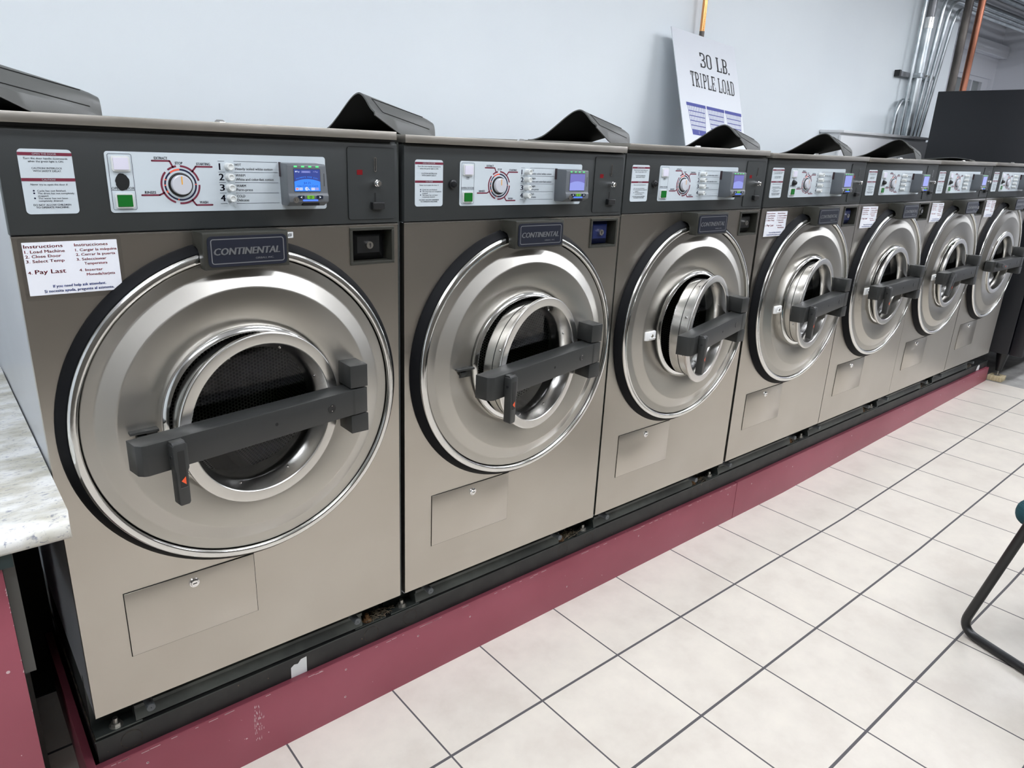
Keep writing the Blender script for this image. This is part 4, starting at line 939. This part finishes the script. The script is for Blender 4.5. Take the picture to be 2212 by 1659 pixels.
for k, (y, z) in enumerate(((1.05, 2.60), (1.00, 2.66), (.95, 2.60), (.90, 2.66), (1.10, 2.66), (1.05, 2.72), (.95, 2.72))):
    mb = MB(); mb.tube([(5.9, y, z), (8.72, y-.05, z)], .014+.003*(k % 2), M['zinc'] if k % 2 else M['zincd'], 12)
    tag(obj('overhead_conduit', mb), 'grey conduit running level below the ceiling above the window', 'conduit', 'conduits under the ceiling')
mb = MB(); mb.box(5.44, 5.99, 1.115, 1.148, 2.022, 2.052, M['zincd']); mb.box(5.43, 5.455, 1.112, 1.149, 2.016, 2.058, M['black'])
for x, r, _, _ in CON[1:]: mb.box(x-r-.012, x+r+.012, 1.085-r-.004, 1.12, 2.022, 2.052, M['zinc'], .003); mb.cyl((x+r, 1.085-r-.006, 2.037), (x+r+.004, 1.085-r-.02, 2.037), .006, .006, M['bolt'], 8)
tag(obj('conduit_bracket', mb), 'metal strut clamping the bundle of conduits to the white wall', 'bracket')
mb = MB(); mb.box(6.3, 8.74, .80, 1.18, 2.76, 2.80, M['zincd']); tag(obj('conduit_rack', mb), 'grey metal rack above the level conduits under the ceiling', 'rack')
t = empty('junction_box', (4.53, 1.0, 1.0)); tag(t, 'white metal wall box that the conduits drop into, behind the washers', 'box')
obj('enclosure', MB().box(.01, 1.33, .012, .148, 0, .605, M['cabw'], .003), t); mb = MB(); mb.box(0, 1.34, -.004, .012, 0, .590, M['cabw'], .003); mb.box(-.004, 1.33, -.016, .148, .605, .622, M['cabw'], .003)
for x in (1.10, 1.165): mb.disc(x, .52, .009, -.005, M['void'], 12)
obj('cover', mb, t)
def vending():
    X = 5.185; t = empty('vending_cabinet', (X+.4, .3, .09)); tag(t, 'tall black cabinet standing on legs at the far end of the washer row', 'cabinet')
    o = (-(X+.4), -.3, -.09)
    obj('body', MB().box(X, X+.95, -.028, .735, .292, 1.888, M['vend'], .004), t, o)
    obj('door', MB().box(X, X+.95, -.105, -.032, .292, 1.888, M['vend2'], .006), t, o)
    for x, y in ((X+.055, .015), (X+.89, .015), (X+.055, .68), (X+.89, .68)):
        mb = MB(); zb = fz(x, y)+.045; mb.cyl((x, y, .292), (x, y, zb+.02), .036, .017, M['black'], 20); mb.cyl((x, y, zb+.02), (x, y, zb-.012), .004, .004, M['bolt'], 8); mb.cyl((x, y, zb-.013), (x, y, zb-.010), .018, .018, M['zincd'], 16); obj('leg', mb, t, o)
    for k, (x, y) in enumerate(((X+.055, .015), (X+.89, .015), (X+.055, .68), (X+.89, .68))):
        tag(obj('wood_block', MB().box(x-.042, x+.042, y-.042, y+.042, fz(x, y), fz(x, y)+.034, M['wood'], .002)), ['pale wooden block under the near front leg of the black cabinet', 'wooden block under the far front leg of the black cabinet', 'wooden block under the near rear leg of the black cabinet', 'wooden block under the far rear leg of the black cabinet'][k], 'block', 'wooden blocks under the cabinet legs')
vending()

# ------------------------------------------------------------------ chair at the right edge
def chair():
    d = Vector((-.29, -.957, 0)).normalized(); s = Vector((-d.y, d.x, 0))       # d: towards its back, s: across the seat
    if s.x < 0: s = -s
    F = Vector((2.262, -.835, 0)); t = empty('chair', F); z0 = fz(2.2, -.9)+.0145
    tag(t, 'chair with black sled-base tube frame and teal fabric seat at the right edge', 'chair')
    def side(off):
        b = F+s*off
        P = lambda f, z: tuple(b+d*f+Vector((0, 0, z))-F)
        pts = fillet(P(.115, z0+.50), P(-.005, z0), P(.55, z0), .06, 10); return pts
    for off in (0, .50):
        mb = MB(); mb.tube(side(off), .0138, M['tube'], 18); obj('sled_leg', mb, t)
    mb = MB(); mb.tube([tuple(s*0+d*.54+Vector((0, 0, z0))), tuple(s*.50+d*.54+Vector((0, 0, z0)))], .0135, M['tube'], 14); obj('crossbar', mb, t)
    bm = bmesh.new(); bmesh.ops.create_cube(bm, size=1)
    for v in bm.verts: v.co = Vector((v.co.x*.50, v.co.y*.50, v.co.z*.085))
    bmesh.ops.bevel(bm, geom=bm.edges[:], offset=.040, segments=6, affect='EDGES', profile=.5)
    ang = math.atan2(s.y, s.x); R3 = Matrix.Rotation(ang, 4, 'Z'); c = s*.252+d*.285+Vector((0, 0, z0+.450))
    bmesh.ops.transform(bm, matrix=Matrix.Translation(c) @ R3, verts=bm.verts[:]); mb = MB(); mb.bm(bm, M['teal']); o = obj('seat', mb, t)
    nb = M['teal']; b = nb.node_tree.nodes['Principled BSDF']; tc = N(nb, 'ShaderNodeTexCoord'); wv = N(nb, 'ShaderNodeTexWave', wave_type='BANDS', bands_direction='Z'); wv.inputs['Scale'].default_value = 90; L(nb, tc.outputs['Object'], wv.inputs['Vector'])
    bp = N(nb, 'ShaderNodeBump'); bp.inputs['Strength'].default_value = .6; bp.inputs['Distance'].default_value = .002; L(nb, wv.outputs['Fac'], bp.inputs['Height']); L(nb, bp.outputs[0], b.inputs['Normal'])
    bm = bmesh.new(); bmesh.ops.create_cube(bm, size=1)
    for v in bm.verts: v.co = Vector((v.co.x*.46, v.co.y*.05, v.co.z*.36))
    bmesh.ops.bevel(bm, geom=bm.edges[:], offset=.022, segments=4, affect='EDGES', profile=.5)
    bmesh.ops.transform(bm, matrix=Matrix.Translation(s*.25+d*.62+Vector((0, 0, z0+.76))) @ R3, verts=bm.verts[:]); mb = MB(); mb.bm(bm, M['teal']); obj('backrest', mb, t)
    mb = MB()
    for off in (0, .5): mb.tube([tuple(s*off+d*.115+Vector((0, 0, z0+.46))), tuple(s*off+d*.60+Vector((0, 0, z0+.46))), tuple(s*off+d*.64+Vector((0, 0, z0+.85)))], .0135, M['tube'], 12)
    obj('seat_frame', mb, t)
chair()
